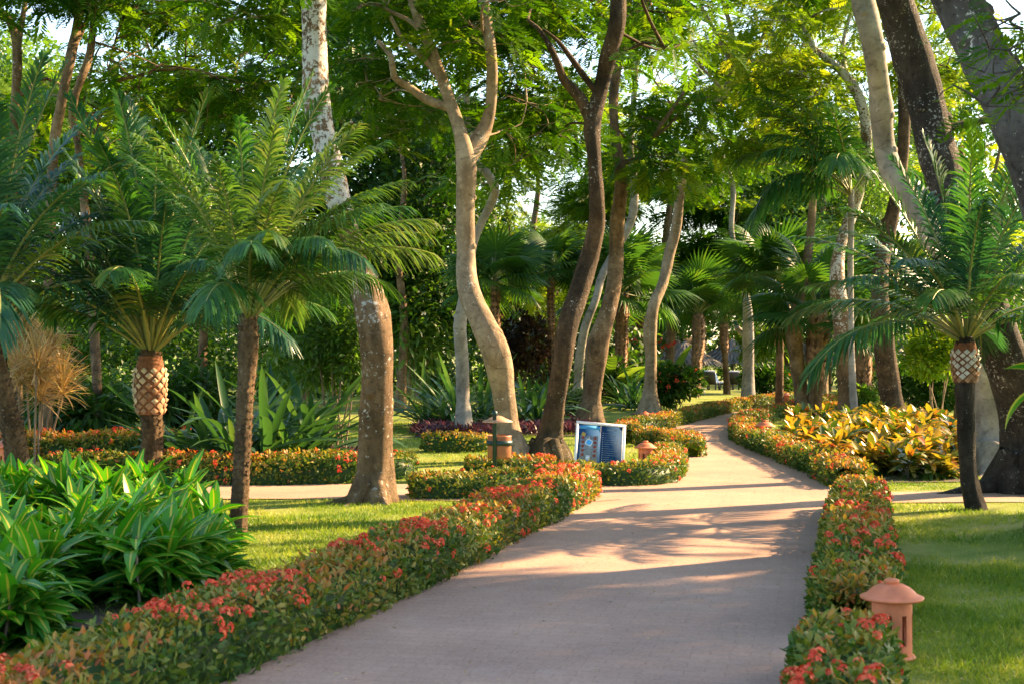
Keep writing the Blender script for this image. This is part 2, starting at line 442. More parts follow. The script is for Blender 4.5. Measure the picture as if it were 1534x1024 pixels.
M['palm_bark'] = bark_mat('palm_bark', (.06, .036, .016), (.16, .10, .05), (.30, .20, .11), (.4, .34, .25), -.1, 14, 1.0, .2)
M['palm_bark_dark'] = bark_mat('palm_bark_dark', (.018, .014, .01), (.04, .032, .024), (.09, .075, .055), (.3, .3, .26), -.12, 14, 1.0)
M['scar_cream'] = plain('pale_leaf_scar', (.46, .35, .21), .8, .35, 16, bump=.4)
M['scar_white'] = plain('whitish_leaf_scar', (.50, .46, .39), .8, .3, 16, bump=.4)
M['scar_gap'] = plain('brown_fibre', (.17, .065, .025), .9, .4, 25)
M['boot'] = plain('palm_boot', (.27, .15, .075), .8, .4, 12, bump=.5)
M['fibre'] = leaf_mat('palm_fibre', [(0, (.12, .06, .025)), (1, (.36, .21, .1))], .2, .8, (1.1, 1, .8), .1)
M['terracotta'] = plain('terracotta', (.56, .165, .072), .55, .28, 6, bump=.15)
M['lantern_dark'] = plain('lantern_inside', (.02, .018, .016), .8)
M['thatch'] = leaf_mat('thatch', [(0, (.10, .085, .065)), (.5, (.22, .195, .16)), (1, (.38, .34, .28))], .15, .9, (1, 1, .9), .1)
M['wood'] = plain('weathered_pole', (.2, .14, .09), .8, .3, 10)
M['white'] = plain('white_frame', (.8, .8, .8), .4, .02)
M['navy'] = plain('navy_print', (.016, .075, .20), .75, .12, 5, spec=.08)
M['navy_deep'] = plain('dark_navy_print', (.012, .05, .13), .75, .1, 5, spec=.08)
M['sky_print'] = plain('light_blue_print', (.08, .32, .62), .75, .2, 6, spec=.08)
M['pool_print'] = plain('pool_blue_print', (.08, .40, .85), .75, .1, 30, spec=.08)
M['white_print'] = plain('white_print', (.62, .66, .70), .75, .1, 40, spec=.08)
M['roof_print'] = plain('red_roof_print', (.24, .06, .05), .75, .3, 60, spec=.08)
M['ochre_print'] = plain('ochre_print', (.42, .30, .08), .75, .3, 50, spec=.08)
M['grey_print'] = plain('grey_plan_print', (.20, .24, .28), .75, .4, 40, spec=.08)
M['green_metal'] = plain('dark_green_metal', (.012, .045, .045), .35, .1, 8, .2)
M['copper_clay'] = plain('brown_clay', (.30, .12, .055), .4, .25, 9)
M['clay_hat'] = plain('tan_clay', (.40, .24, .15), .6, .2, 9)
M['cushion'] = plain('pale_cushion', (.62, .66, .72), .8, .06)
M['lounger_frame'] = plain('dark_lounger_frame', (.05, .045, .05), .5, .1)

# ------------------------------------------------------------------ arrangement: where sun reaches the ground and where the sky shows
LIT = [
    [(640, 880), (905, 745), (990, 730), (1022, 690), (1005, 655), (1250, 588), (1260, 615), (1100, 662), (1255, 728), (1262, 775), (1040, 846), (700, 874)],
    [(320, 752), (620, 742), (720, 752), (560, 845), (345, 868)],
    [(560, 600), (1010, 600), (940, 692), (600, 692)],
    [(1175, 600), (1445, 600), (1450, 735), (1330, 735)],
    [(950, 590), (1260, 560), (1260, 620), (950, 680)],
]
LITP = [P(480, 250, 12.7), P(560, 330, 12.4), P(430, 200, 12.8), P(400, 300, 12.5), P(630, 345, 12.2), P(375, 520, 12.6), P(370, 640, 12.6),
        P(225, 580, 17.8), P(235, 660, 17.8), P(60, 560, 22), P(90, 590, 22), P(20, 600, 17),
        P(590, 640, 15.8), P(585, 520, 15.8), P(580, 700, 15.8), P(470, 100, 15.8), P(480, 40, 15.8),
        P(765, 560, 21.7), P(760, 620, 21.7), P(715, 460, 21.7), P(705, 390, 21.7), P(708, 300, 21.7), P(740, 150, 21.7), P(740, 60, 21.7), P(690, 200, 21.7), P(665, 120, 21.7),
        P(845, 560, 21.7), P(860, 500, 21.7), P(885, 420, 21.7), P(930, 30, 21.7), P(930, 400, 31), P(935, 300, 31), P(925, 150, 31),
        P(1010, 350, 37), P(990, 430, 37), P(980, 530, 37), P(1310, 640, 22), P(1380, 650, 20), P(1250, 650, 24), P(1320, 100, 19), P(1320, 200, 19), P(1310, 20, 19),
        P(1390, 150, 17), P(1405, 100, 17), P(1430, 530, 27), P(1400, 500, 27), P(620, 480, 30), P(600, 520, 30), P(1100, 150, 37), P(1180, 200, 36), P(1250, 150, 32), P(1150, 80, 37), P(1060, 200, 36), P(1200, 60, 36), P(1450, 150, 33), P(1480, 250, 33), P(1440, 60, 34), P(1400, 300, 33), P(800, 200, 24), P(830, 160, 24), P(760, 190, 23), P(1000, 230, 28), P(1160, 290, 30), P(1200, 320, 30), P(1020, 560, 38), P(1050, 480, 50), P(1215, 520, 36), P(1275, 560, 32)]
LITP += [P(x, y, 12.6) for x in (340, 430, 520, 600) for y in (210, 300, 390)] + [P(x, y, 17.8) for x in (130, 220, 310) for y in (200, 300, 400)] + [P(566, y, 15.8) for y in (450, 560, 660)]
LITP = np.array(LITP)
SKYH = [(825, 255, 34), (795, 305, 16), (960, 312, 26), (990, 330, 14), (615, 92, 36), (585, 55, 22), (870, 190, 12), (1035, 100, 26), (850, 305, 14), (845, 60, 12), (965, 120, 20),
        (75, 70, 26), (100, 85, 20), (130, 75, 14), (285, 70, 22), (310, 85, 14), (175, 160, 13), (1110, 30, 22), (1400, 45, 18), (1370, 395, 20), (720, 120, 16), (1160, 435, 12)]


def inpoly(px, py, poly):
    c = False; j = len(poly) - 1
    for i in range(len(poly)):
        xi, yi = poly[i]; xj, yj = poly[j]
        if (yi > py) != (yj > py) and px < (xj - xi) * (py - yi) / (yj - yi) + xi: c = not c
        j = i
    return c


def lit_ground(x, y):
    if y < 3: return False
    px, py = proj((x, y, 0))
    return any(inpoly(px, py, q) for q in LIT)


def clear(c, r, pl=0.97, ph=0.9, rng=RNG):
    """may a leaf cluster stand here?"""
    if c[1] > 4:
        px, py = proj(c); rp = r / c[1] * F
        for (hx, hy, hr) in SKYH:
            if math.hypot(px - hx, py - hy) < hr * .9 + .35 * rp and rng.random() < ph: return False
    g = c - S * (c[2] / S[2])
    for k in ((0, 0), (1.15, 0), (-1.15, 0), (0, 1.1), (0, -1.1)):
        if lit_ground(g[0] + k[0] * r, g[1] + k[1] * r):
            if rng.random() < pl: return False
            break
    w = c - LITP; al = w @ S
    per = np.linalg.norm(w - al[:, None] * S, axis=1)
    if np.any((al > 1.1) & (per < r * .9 + .12)) and rng.random() < pl: return False
    return True


# ------------------------------------------------------------------ ground, paths, beds
def ground():
    xs = np.concatenate([np.linspace(-500, -40, 12), np.linspace(-36, -13, 14), np.linspace(-12, 14, 105), np.linspace(15, 40, 14), np.linspace(50, 500, 12)])
    ys = np.concatenate([np.linspace(-60, 2, 8), np.linspace(3, 24, 85), np.linspace(25, 100, 50), np.linspace(110, 900, 14)])
    X, Y = np.meshgrid(xs, ys, indexing='ij')
    Z = hgt(X, Y)
    for i in range(X.shape[0]):
        for j in range(X.shape[1]):
            if -14 < X[i, j] < 16 and 3 < Y[i, j] < 26:
                q = 0.02 * mnoise.noise((X[i, j] * 1.1, Y[i, j] * 1.1, 0)) - .008
                Z[i, j] += q if Z[i, j] > .03 else min(0, q) * .4
    mb = MB(); n, m = X.shape
    v = np.stack([X, Y, Z], -1).reshape(-1, 3)
    i, j = np.meshgrid(np.arange(n - 1), np.arange(m - 1), indexing='ij')
    f = np.stack([i * m + j, (i + 1) * m + j, (i + 1) * m + j + 1, i * m + j + 1], -1).reshape(-1, 4)
    mb.add(v, f); struct(mb.build('lawn', M['lawn']))


def sheet(name, pix, mat, z=0.004, world=False):
    pts = [G(*q) for q in pix] if not world else [np.array(q) for q in pix]
    me = bpy.data.meshes.new(name)
    bm = __import__('bmesh').new()
    vs = [bm.verts.new((p[0], p[1], z)) for p in pts]
    fc = bm.faces.new(vs)
    if fc.normal.z < 0 or fc.calc_area() == 0: pass
    bm.normal_update()
    if fc.normal.z < 0: fc.normal_flip()
    __import__('bmesh').ops.triangulate(bm, faces=[fc])
    bm.to_mesh(me); bm.free()
    me.materials.append(mat)
    o = bpy.data.objects.new(name, me); COL.objects.link(o)
    return struct(o)


ground()
PATH_L = [(-140, 1250), (330, 1024), (640, 880), (780, 806), (893, 748), (920, 726), (1000, 718), (1014, 704), (1014, 690), (1004, 672), (985, 660), (985, 648), (1015, 638), (1060, 626), (1100, 616), (1150, 607), (1200, 599), (1260, 589), (1330, 584)]
PATH_R = [(1330, 590), (1268, 598), (1235, 607), (1202, 616), (1168, 624), (1138, 631), (1112, 640), (1102, 650), (1108, 662), (1146, 681), (1200, 704), (1252, 730), (1262, 748), (1246, 830), (1241, 900), (1215, 1000), (1190, 1250)]
sheet('path', PATH_L + PATH_R, M['paving'])
sheet('side_path', [(200, 747), (420, 747), (560, 747), (610, 750), (893, 751), (930, 748), (960, 729), (893, 727), (700, 727), (540, 724), (420, 727), (200, 728)], M['paving'], .008)
sheet('cross_path', [(1246, 754), (1330, 753), (1470, 752), (1600, 752), (1600, 735), (1470, 736), (1330, 737), (1240, 733)], M['paving'], .008)

# ------------------------------------------------------------------ trunks, crowns
FEATH = []
for _k in range(5):
    # bipinnate leaf: two rows of narrow pinnae on a drooping midrib, unit length 1
    vv, ff = [], []
    n = 9 + _k % 3
    for i in range(n):
        t = .12 + .86 * i / (n - 1)
        z = -.28 * t * t * (0.6 + .25 * _k)
        ln = .36 * math.sin(math.pi * (t * .8 + .12)) ** .8 + .05
        for sgn in (-1, 1):
            a = R(62 - 25 * t + random.uniform(-8, 8)) * sgn
            dx, dy = math.cos(a), math.sin(a)
            w = .052
            dz = random.uniform(-.16, .02)
            b0 = len(vv)
            vv += [[t - .01, 0, z], [t + dx * ln * .5 + dy * w * sgn * 0 - dy * w, dy * ln * .5 + dx * w, z + dz * ln * .35], [t + dx * ln, dy * ln, z + dz * ln], [t + dx * ln * .5 + dy * w, dy * ln * .5 - dx * w, z + dz * ln * .35]]
            ff.append([b0, b0 + 1, b0 + 2, b0 + 3])
    FEATH.append((np.array(vv), np.array(ff), np.zeros(len(ff), int)))
BROAD = [quadleaf(1, .5, .2), leaf(1, .42, 2, .5, .2, 'lance')]


def trunk_pts(px, d, drift=0.0, base_ground=True):
    """px: (x, y, width) in photo pixels from the ground up"""
    out = []
    n = len(px)
    for i, (x, y, w) in enumerate(px):
        dd = d + drift * math.sin(i * 1.3) + drift * .5 * i / n
        if i == 0: dd = d
        p = P(x, y, dd)
        out.append([p[0], p[1], p[2], w / 2 / F * dd])
    return np.array(out)


def cluster_leaves(mb, c, r, kind, dens, size, rng, flat=.45):
    k = max(4, int(dens))
    if kind == 'feather':
        pos = c + rdir(k) * (r * rng.uniform(.1, 1, k) ** .6)[:, None] * np.array([1, 1, flat])
        d = (pos - c) / r + rdir(k) * .6; d[:, 2] = d[:, 2] * .5 - .12
        sz = size * rng.uniform(.65, 1.25, k)
        Fm = frames(d, roll=rng.normal(0, .35, k)) * sz[:, None, None]
        v = np.clip(rng.normal(.45, .18) + rng.normal(0, .14, k), 0, 1)
        which = rng.integers(0, len(FEATH), k)
        for q in range(len(FEATH)):
            s = which == q
            mb.inst(FEATH[q], Fm[s], pos[s], v[s])
    else:
        pos = c + rdir(k) * (r * rng.uniform(.2, 1, k) ** .5)[:, None] * np.array([1, 1, .75])
        d = (pos - c) / r + rdir(k) * .8; d[:, 2] -= .2
        sz = size * rng.uniform(.6, 1.3, k)
        Fm = frames(d, roll=rng.normal(0, .6, k)) * sz[:, None, None]
        v = np.clip(rng.normal(.45, .2) + rng.normal(0, .15, k), 0, 1)
        mb.inst(BROAD[0], Fm, pos, v)


def tree(name, label, d, stems, mat, boxes, leafmat, kind='feather', size=.42, dens=38, r=(.5, .95), flare=.35, drift=.25, group=None, seed=1,
         extra=None, knots=(), cat='tree', sides=14, loc=None, twig_min=1.9, flat=.45, twigs=True, nosun=False, roots=True):
    rng = np.random.default_rng(seed)
    base = P(stems[0][0][0], stems[0][0][1], d) if loc is None else np.asarray(loc, float)
    base = np.array([base[0], base[1], float(hgt(base[0], base[1]))])
    t = thing(name, label, cat, base, group)
    mb = MB(); nodes = []
    for si, st in enumerate(stems):
        pr = trunk_pts(st, d, drift)
        if si == 0:
            pr[0, 2] = base[2] + .02
            pr = np.vstack([pr[0] - np.array([0, 0, .35, 0]), pr])
        else:   # limbs start inside the parent
            q = np.array(nodes); j = np.argmin(np.linalg.norm(q[:, :3] - P(st[0][0], st[0][1], d), axis=1))
            pr[:, 1] += 0
            pr[0, :3] = q[j, :3]
        c = catmull(pr, .11 if d < 25 else .2)
        c[:, 3] *= np.array([1 + .10 * mnoise.noise((q[2] * 1.6, seed * 7.3 + si, 0)) + .05 * mnoise.noise((q[2] * 5.0, seed * 3.1, si)) for q in c])
        if si == 0 and d < 40:
            for _b in range(5):     # burls and old branch scars
                bi = int(rng.uniform(.12, .9) * (len(c) - 2)); a_ = rng.uniform(math.pi * .9, math.pi * 2.1); r_ = c[bi, 3]
                o_ = np.array([math.cos(a_), math.sin(a_), rng.uniform(-.1, .5)]); q_ = c[bi, :3]
                tube(mb, catmull(np.array([[*q_, r_ * .55], [*(q_ + o_ * r_ * .85), r_ * .42], [*(q_ + o_ * r_ * 1.12), r_ * .24]]), .03), 9, 0, .15, 0, seed + _b)
            nr = (6 if d < 25 else 4) if roots else 0
            for _b in range(nr):    # surface roots
                a_ = (_b + rng.uniform(-.3, .3)) / nr * 2 * math.pi; r_ = c[4, 3]; ln = r_ * rng.uniform(1.9, 3.0) * (1.5 if _b == nr // 2 else 1)
                dv = np.array([math.cos(a_), math.sin(a_), 0])
                e_ = base + dv * ln; e_[2] = float(hgt(e_[0], e_[1]))
                tube(mb, catmull(np.array([[*(base + dv * r_ * .55 + [0, 0, r_ * 1.1]), r_ * .40], [*(base + dv * r_ * 1.15 + [0, 0, r_ * .28]), r_ * .30], [*(base + dv * ln * .7 + [0, 0, .0]), r_ * .17], [*(e_ - [0, 0, .05]), r_ * .06]]), .06), 9, 0, .16, 0, seed + _b)
        tube(mb, c, sides if si == 0 else 10, 0, .10, flare if si == 0 else 0, seed + si * 3.1)
        nodes += [list(x) for x in c[::4]]
    for (kx, ky, kw) in knots:
        p = P(kx, ky, d - .08)
        a = np.linspace(0, 2 * math.pi, 17)
        rr = kw / 2 / F * d
        ring = np.array([[p[0] + math.cos(q) * rr * .42, p[1] - .12 + .06 * math.cos(q), p[2] + math.sin(q) * rr * .75, rr * .36] for q in a])
        tube(mb, ring, 8, 0, .25, 0, 5, cap=False)
    low = [n for n in nodes if n[2] > twig_min]
    if not low: low = nodes[-3:]
    N0 = np.array(low)[:, :3]
    cl = []
    for (x0, x1, y0, y1, d0, d1, k) in boxes:
        for _ in range(max(3, int(k * ((1.0 if leafmat == M['feather_light'] else 1.0) if kind == 'feather' else .95)))):
            for _t in range(6):
                dd = rng.uniform(d0, d1); c = P(rng.uniform(x0, x1), rng.uniform(y0, y1), dd)
                rr = rng.uniform(*r) * (1.0 if d < 30 else 1.25)
                if c[2] < 1.6 + rr * .6: continue
                if nosun or clear(c, rr, rng=rng):
                    cl.append((c, rr)); break
    for (c, rr) in (extra or []): cl.append((c, rr))
    lv = MB()
    if cl:
        ds = [np.min(np.linalg.norm(N0 - c, axis=1)) for c, _ in cl]
        nd = N0.copy()
        for i in np.argsort(ds):
            c, rr = cl[i]
            dist = np.linalg.norm(nd - c, axis=1) + np.maximum(0, nd[:, 2] - c[2]) * .6
            a = nd[np.argmin(dist)]
            L = np.linalg.norm(c - a)
            if twigs and L > .2:
                m1 = a + (c - a) * .5 + rng.normal(0, .09 * L, 3); m1[2] += .04 * L
                r0 = min(.055, .010 + .011 * L)
                tube(mb, catmull(np.array([[*a, r0], [*m1, r0 * .7], [*c, .007]]), max(.15, L / 7)), 5, 0)
                nd = np.vstack([nd, m1, c, c + (m1 - c) * .5])
                for _ in range(3):
                    e = c + nrm(rdir(1, -.3, .5, rng)[0]) * rr * .9
                    tube(mb, catmull(np.array([[*c, .010], [*((c + e) / 2 + rng.normal(0, .06, 3)), .007], [*e, .004]]), .25), 4, 0, cap=False)
            cluster_leaves(lv, c, rr, kind, dens * .84 * (rr / .75) ** 2, size * .93, rng, flat)
    mb.build('trunk', mat, t, base)
    if cl: lv.build('crown', leafmat, t, base)
    return t


def shade_clusters(n, region, zr, rr, seed, off=True, keep=None):
    """clusters whose shade falls on a ground region (x0,x1,y0,y1)"""
    rng = np.random.default_rng(seed); out = []
    tries = 0
    while len(out) < n and tries < n * 30:
        tries += 1
        g = np.array([rng.uniform(region[0], region[1]), rng.uniform(region[2], region[3]), 0])
        z = rng.uniform(*zr)
        c = g + S * (z / S[2]); r = rng.uniform(*rr)
        if c[1] > 1:
            px, py = proj(c)
            if off and -60 < px < 1594 and py > -40 - r / c[1] * F: continue
        if not clear(c, r, .97, rng=rng): continue
        out.append((c, r))
    return out


# --- trees named from the photograph, front to back
tree('lichen_tree', 'stout brown tree mottled with white lichen, its foot flaring on the sunny left lawn', 15.8,
     [[(558, 756, 54), (562, 715, 49), (563, 640, 48), (565, 560, 46), (563, 500, 52), (553, 445, 49), (538, 408, 42), (525, 365, 37), (510, 310, 36), (490, 225, 37), (474, 150, 40), (471, 60, 38), (470, -60, 36), (465, -200, 30)],
      [(470, -60, 24), (420, -160, 20), (350, -260, 12)], [(468, -120, 22), (540, -230, 18), (600, -300, 10)]],
     M['bark_lichen'], [(260, 680, -420, -60, 13.5, 18.5, 40), (280, 470, -80, 90, 17.5, 20.5, 14)], M['feather'], size=.40, dens=36, seed=3, flare=.42, drift=.12, sides=22)
tree('forked_tree', 'pale smooth tree forking into a V high up, with a bulging knot halfway', 21.7,
     [[(768, 694, 50), (761, 640, 34), (752, 575, 33), (742, 525, 42), (722, 480, 37), (701, 430, 32), (698, 375, 28), (697, 310, 27), (699, 255, 28), (690, 200, 22), (667, 133, 17), (643, 67, 16), (620, 10, 14), (600, -70, 10)],
      [(702, 250, 26), (720, 205, 26), (734, 167, 18), (737, 100, 16), (729, 33, 18), (722, -20, 16), (712, -120, 12)],
      [(664, 172, 13), (640, 150, 13), (612, 130, 12), (590, 115, 10), (586, 85, 8), (566, 62, 6)],
      [(655, 100, 11), (632, 85, 9), (605, 62, 7), (585, 25, 6)], [(643, 60, 9), (622, 38, 8), (590, 20, 6), (560, 5, 4)]],
     M['bark_pale'], [(540, 800, -330, -30, 18, 25, 34), (560, 800, -20, 90, 19, 25, 20), (745, 830, 90, 250, 22.5, 26, 16), (560, 660, 150, 230, 23, 27, 8), (530, 660, -10, 150, 22.3, 25, 14)],
     M['feather'], size=.46, dens=34, seed=4, flare=.4, knots=[(744, 506, 30)], drift=.15, sides=20)
tree('wavy_tree', 'slim pale tree with a kinked upper stem, rising just behind the forked tree', 28,
     [[(695, 655, 24), (694, 600, 21), (692, 540, 20), (689, 490, 20), (696, 445, 18), (703, 390, 14), (716, 345, 13), (738, 300, 13), (741, 280, 13), (728, 258, 12), (712, 240, 12), (700, 180, 10), (700, 90, 8)]],
     M['bark_grey'], [(620, 820, -60, 150, 26, 31, 22), (640, 790, 180, 300, 28, 32, 8)], M['feather'], size=.5, dens=32, seed=5)
tree('dark_leaning_tree', 'dark trunk leaning right behind the map sign, black with moss at its foot', 21.7,
     [[(820, 694, 62), (824, 655, 38), (831, 609, 29), (843, 542, 29), (850, 492, 30), (866, 442, 30), (881, 392, 28), (893, 342, 24), (894, 300, 23), (890, 233, 21), (888, 187, 27), (900, 133, 23), (912, 83, 26), (925, 33, 25), (927, -20, 22), (935, -120, 16)],
      [(889, 168, 17), (868, 145, 17), (846, 122, 14), (833, 90, 10), (812, 50, 7), (790, 30, 5)],
      [(888, 140, 10), (868, 105, 9), (850, 80, 8), (836, 62, 6), (815, 45, 4)]],
     M['bark_dark'], [(780, 1010, -320, -30, 18, 25, 30), (780, 900, -10, 80, 20, 26, 12), (800, 880, 110, 220, 22.5, 26, 9), (950, 1060, 0, 110, 20, 26, 12)],
     M['feather'], size=.45, dens=34, seed=6, drift=.15, sides=18, flare=.35)
tree('brown_bent_tree', 'brown bent trunk right behind the map sign, with a thin bare branch reaching right', 30,
     [[(884, 642, 44), (886, 600, 28), (891, 555, 28), (896, 515, 34), (909, 475, 27), (920, 425, 23), (923, 375, 22), (925, 330, 22), (931, 270, 20), (921, 200, 14), (920, 133, 14), (932, 67, 12), (940, 0, 12), (950, -90, 9)],
      [(936, 268, 9), (952, 240, 8), (975, 208, 7), (1003, 170, 6), (1030, 130, 5), (1060, 90, 4)], [(970, 215, 5), (1000, 190, 4), (1035, 150, 3)], [(915, 190, 5), (935, 205, 4), (957, 223, 3)]],
     M['bark_brown'], [(880, 1060, -200, 60, 27, 34, 24), (930, 1050, 100, 190, 28, 33, 9), (960, 1020, 190, 260, 28, 32, 6)], M['feather'], size=.55, dens=30, seed=7, sides=16)
tree('pale_curving_tree', 'pale slim trunk curving right between the dark leaning tree and the brown bent one', 42,
     [[(864, 612, 17), (866, 575, 14), (868, 540, 14), (876, 492, 13), (892, 450, 12), (903, 410, 12), (925, 370, 12), (947, 325, 13), (950, 270, 12), (944, 220, 10), (950, 140, 9), (955, 50, 7)]],
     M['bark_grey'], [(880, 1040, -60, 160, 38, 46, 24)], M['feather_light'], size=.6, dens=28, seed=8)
tree('slender_grey_tree', 'grey brown tree by the hedge bend, leaning right and forking into pale boughs', 37.5,
     [[(972, 622, 34), (974, 585, 19), (975, 540, 18), (974, 492, 20), (980, 455, 17), (993, 425, 16), (1004, 375, 16), (1013, 342, 15), (1020, 280, 14), (1032, 225, 13), (1065, 165, 11), (1092, 125, 11), (1098, 60, 8), (1082, 0, 6)],
      [(1100, 115, 9), (1125, 80, 8), (1155, 35, 6), (1180, -20, 5)], [(1095, 100, 6), (1075, 55, 6), (1050, 10, 5)]],
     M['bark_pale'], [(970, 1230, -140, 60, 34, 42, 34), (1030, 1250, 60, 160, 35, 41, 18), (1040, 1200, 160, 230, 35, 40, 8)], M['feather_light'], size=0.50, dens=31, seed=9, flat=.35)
tree('twisted_grove_tree', 'brown twisted trunk beside the shaggy fan palm, on the far hedge corner', 36,
     [[(1204, 626, 26), (1200, 590, 20), (1196, 555, 20), (1190, 500, 24), (1196, 450, 18), (1206, 405, 15), (1214, 350, 13), (1218, 280, 11), (1215, 200, 9)]],
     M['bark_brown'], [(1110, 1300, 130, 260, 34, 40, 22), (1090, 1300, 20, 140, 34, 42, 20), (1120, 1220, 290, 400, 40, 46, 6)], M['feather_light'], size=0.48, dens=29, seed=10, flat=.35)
tree('speckled_trunk_tree', 'lichen speckled brown trunk at the golden bed, rod thin palm at its side', 31,
     [[(1272, 640, 40), (1271, 600, 27), (1266, 545, 27), (1263, 492, 29), (1254, 420, 22), (1260, 365, 18), (1282, 305, 16), (1298, 240, 15), (1293, 165, 15), (1268, 115, 13), (1222, 75, 9), (1160, 12, 7)],
      [(1262, 108, 9), (1262, 70, 7), (1275, 20, 5)], [(1215, 68, 6), (1195, 20, 5), (1208, -30, 4)]],
     M['bark_lichen'], [(1090, 1330, -120, 70, 28, 34, 30), (1130, 1300, 90, 190, 30, 34, 18), (1200, 1300, 190, 260, 31, 35, 9)], M['feather_light'], size=0.44, dens=31, seed=12, sides=16, flat=.35)
tree('mossy_tree', 'dark mossy trunk standing in the golden croton bed, tallest of its middle', 28.5,
     [[(1348, 655, 40), (1341, 620, 32), (1332, 575, 31), (1324, 510, 32), (1318, 450, 27), (1320, 400, 24), (1330, 350, 22), (1345, 280, 20), (1355, 180, 18), (1350, 60, 14)]],
     M['bark_dark'], [(1230, 1440, -120, 60, 26, 32, 26), (1340, 1470, 60, 240, 30, 34, 26), (1410, 1534, 230, 360, 31, 35, 10)], M['feather_light'], size=0.40, dens=31, seed=13, sides=16)
SHADE_A = shade_clusters(95, (-1.5, 8.5, 2.5, 10.6), (5.2, 8.5), (.8, 1.25), 21)  # out-of-view leaf clusters, added to the next trees' crowns to shade the foreground
SHADE_B = shade_clusters(80, (-7.5, 0.5, 5.0, 12.6), (6.0, 9.0), (.8, 1.2), 22)
SHADE_D = shade_clusters(110, (-1.6, 2.6, 6.0, 10.6), (5.2, 7.5), (.5, .8), 24)
SHADE_C = shade_clusters(85, (2.2, 6.5, 6.5, 14.0), (5.0, 8.0), (.6, 1.0), 23)
tree('grey_smooth_tree', 'smooth pale grey trunk curving up left, behind the near right palm', 19.6,
     [[(1490, 712, 78), (1488, 660, 54), (1484, 600, 46), (1468, 520, 42), (1425, 400, 38), (1352, 285, 34), (1326, 225, 33), (1319, 150, 34), (1309, 75, 33), (1293, 0, 34), (1270, -90, 30), (1250, -200, 22)],
      [(1270, -90, 20), (1330, -200, 16), (1400, -300, 10)]],
     M['bark_grey'], [(1130, 1420, -420, -70, 17, 23, 22)], M['feather'], size=.42, dens=34, seed=14, sides=20, extra=SHADE_B, twig_min=4.0)
tree('black_trunk_tree', 'massive near black trunk flecked with white, leaning left over the right lawn', 17.0,
     [[(1540, 748, 110), (1536, 700, 74), (1530, 620, 66), (1500, 510, 60), (1450, 370, 56), (1408, 240, 56), (1380, 130, 56), (1352, 40, 56), (1332, -40, 52), (1310, -160, 40)],
      [(1332, -40, 30), (1420, -160, 24), (1520, -260, 14)]],
     M['bark_charcoal'], [(1200, 1500, -420, -80, 15, 20, 16)], M['feather'], size=.40, dens=34, seed=15, sides=24, extra=SHADE_C, twig_min=4.0, flare=.3)
tree('slate_trunk_tree', 'huge slate grey trunk cutting across the top corner, with loose sprays of leaves before it', 12.6,
     [[(1640, 760, 150), (1622, 600, 100), (1600, 430, 84), (1562, 290, 74), (1524, 190, 70), (1478, 90, 70), (1436, 0, 74), (1400, -90, 66), (1370, -200, 50)],
      [(1590, 380, 40), (1720, 250, 36), (1860, 60, 26), (2050, -120, 14)], [(1400, -90, 30), (1500, -240, 20), (1650, -380, 12)]],
     M['bark_slate'], [(1470, 1560, 20, 160, 9.6, 10.6, 9)], M['feather'], size=.30, dens=26, r=(.3, .5), seed=16, sides=24, extra=SHADE_A + SHADE_D, twig_min=3.6, nosun=True, roots=False)
# left background trunks
for a in [
    ('Y_trunk_tree', 'dusky forked trunk at the top left edge, leftmost tree of the grove', 26, [[(30, 640, 16), (22, 500, 14), (20, 300, 13), (21, 187, 12), (26, 100, 14), (22, 48, 14), (5, 22, 10), (-20, 0, 7)], [(24, 60, 9), (35, 20, 8), (45, -50, 6)]], 31),
    ('grove_tree', 'brown trunk slanting right into the leaves above the left palms', 24, [[(70, 640, 18), (74, 400, 16), (80, 230, 15), (92, 155, 15), (106, 85, 14), (117, 30, 14), (122, -60, 10)], [(112, 60, 8), (130, 30, 7), (135, -20, 5)]], 32),
    ('grove_tree', 'brown trunk with an S bend, nearest right of the slanting one over the palms', 25, [[(150, 640, 16), (135, 400, 14), (116, 215, 11), (108, 165, 11), (122, 118, 12), (135, 80, 12), (141, 20, 9), (150, -60, 7)], [(135, 85, 6), (124, 55, 5), (122, 30, 4)]], 33)]:
    tree(a[0].lower(), a[1], a[2], a[3], M['bark_brown'],
         [(-60, 330, -160, 20, 22, 29, 26), (150, 460, 20, 180, 26, 31, 16), (-20, 180, 130, 260, 29, 34, 8)], M['feather'], size=.5, dens=32, seed=a[4], sides=12)
tree('knobbed_tree', 'grey trunk with a sawn side stub, beside the round bush past the path bend', 46,
     [[(1122, 604, 22), (1121, 560, 17), (1121, 505, 17), (1119, 455, 14), (1108, 405, 9), (1096, 345, 8), (1098, 280, 8), (1080, 230, 6)], [(1118, 508, 9), (1110, 498, 9), (1104, 490, 8)]],
     M['bark_grey'], [(1020, 1180, 210, 330, 44, 52, 18)], M['feather'], size=.6, dens=26, seed=34, sides=10, flat=.3)
tree('far_dark_tree', 'thin blackish trunk behind the round bush on the far side of the path', 58,
     [[(1181, 582, 15), (1180, 540, 12), (1178, 480, 11), (1180, 400, 9), (1170, 330, 7)]],
     M['bark_dark'], [(1100, 1260, 240, 380, 54, 64, 16)], M['broad_light'], kind='broad', size=.3, dens=170, r=(.9, 1.5), seed=35, sides=8)

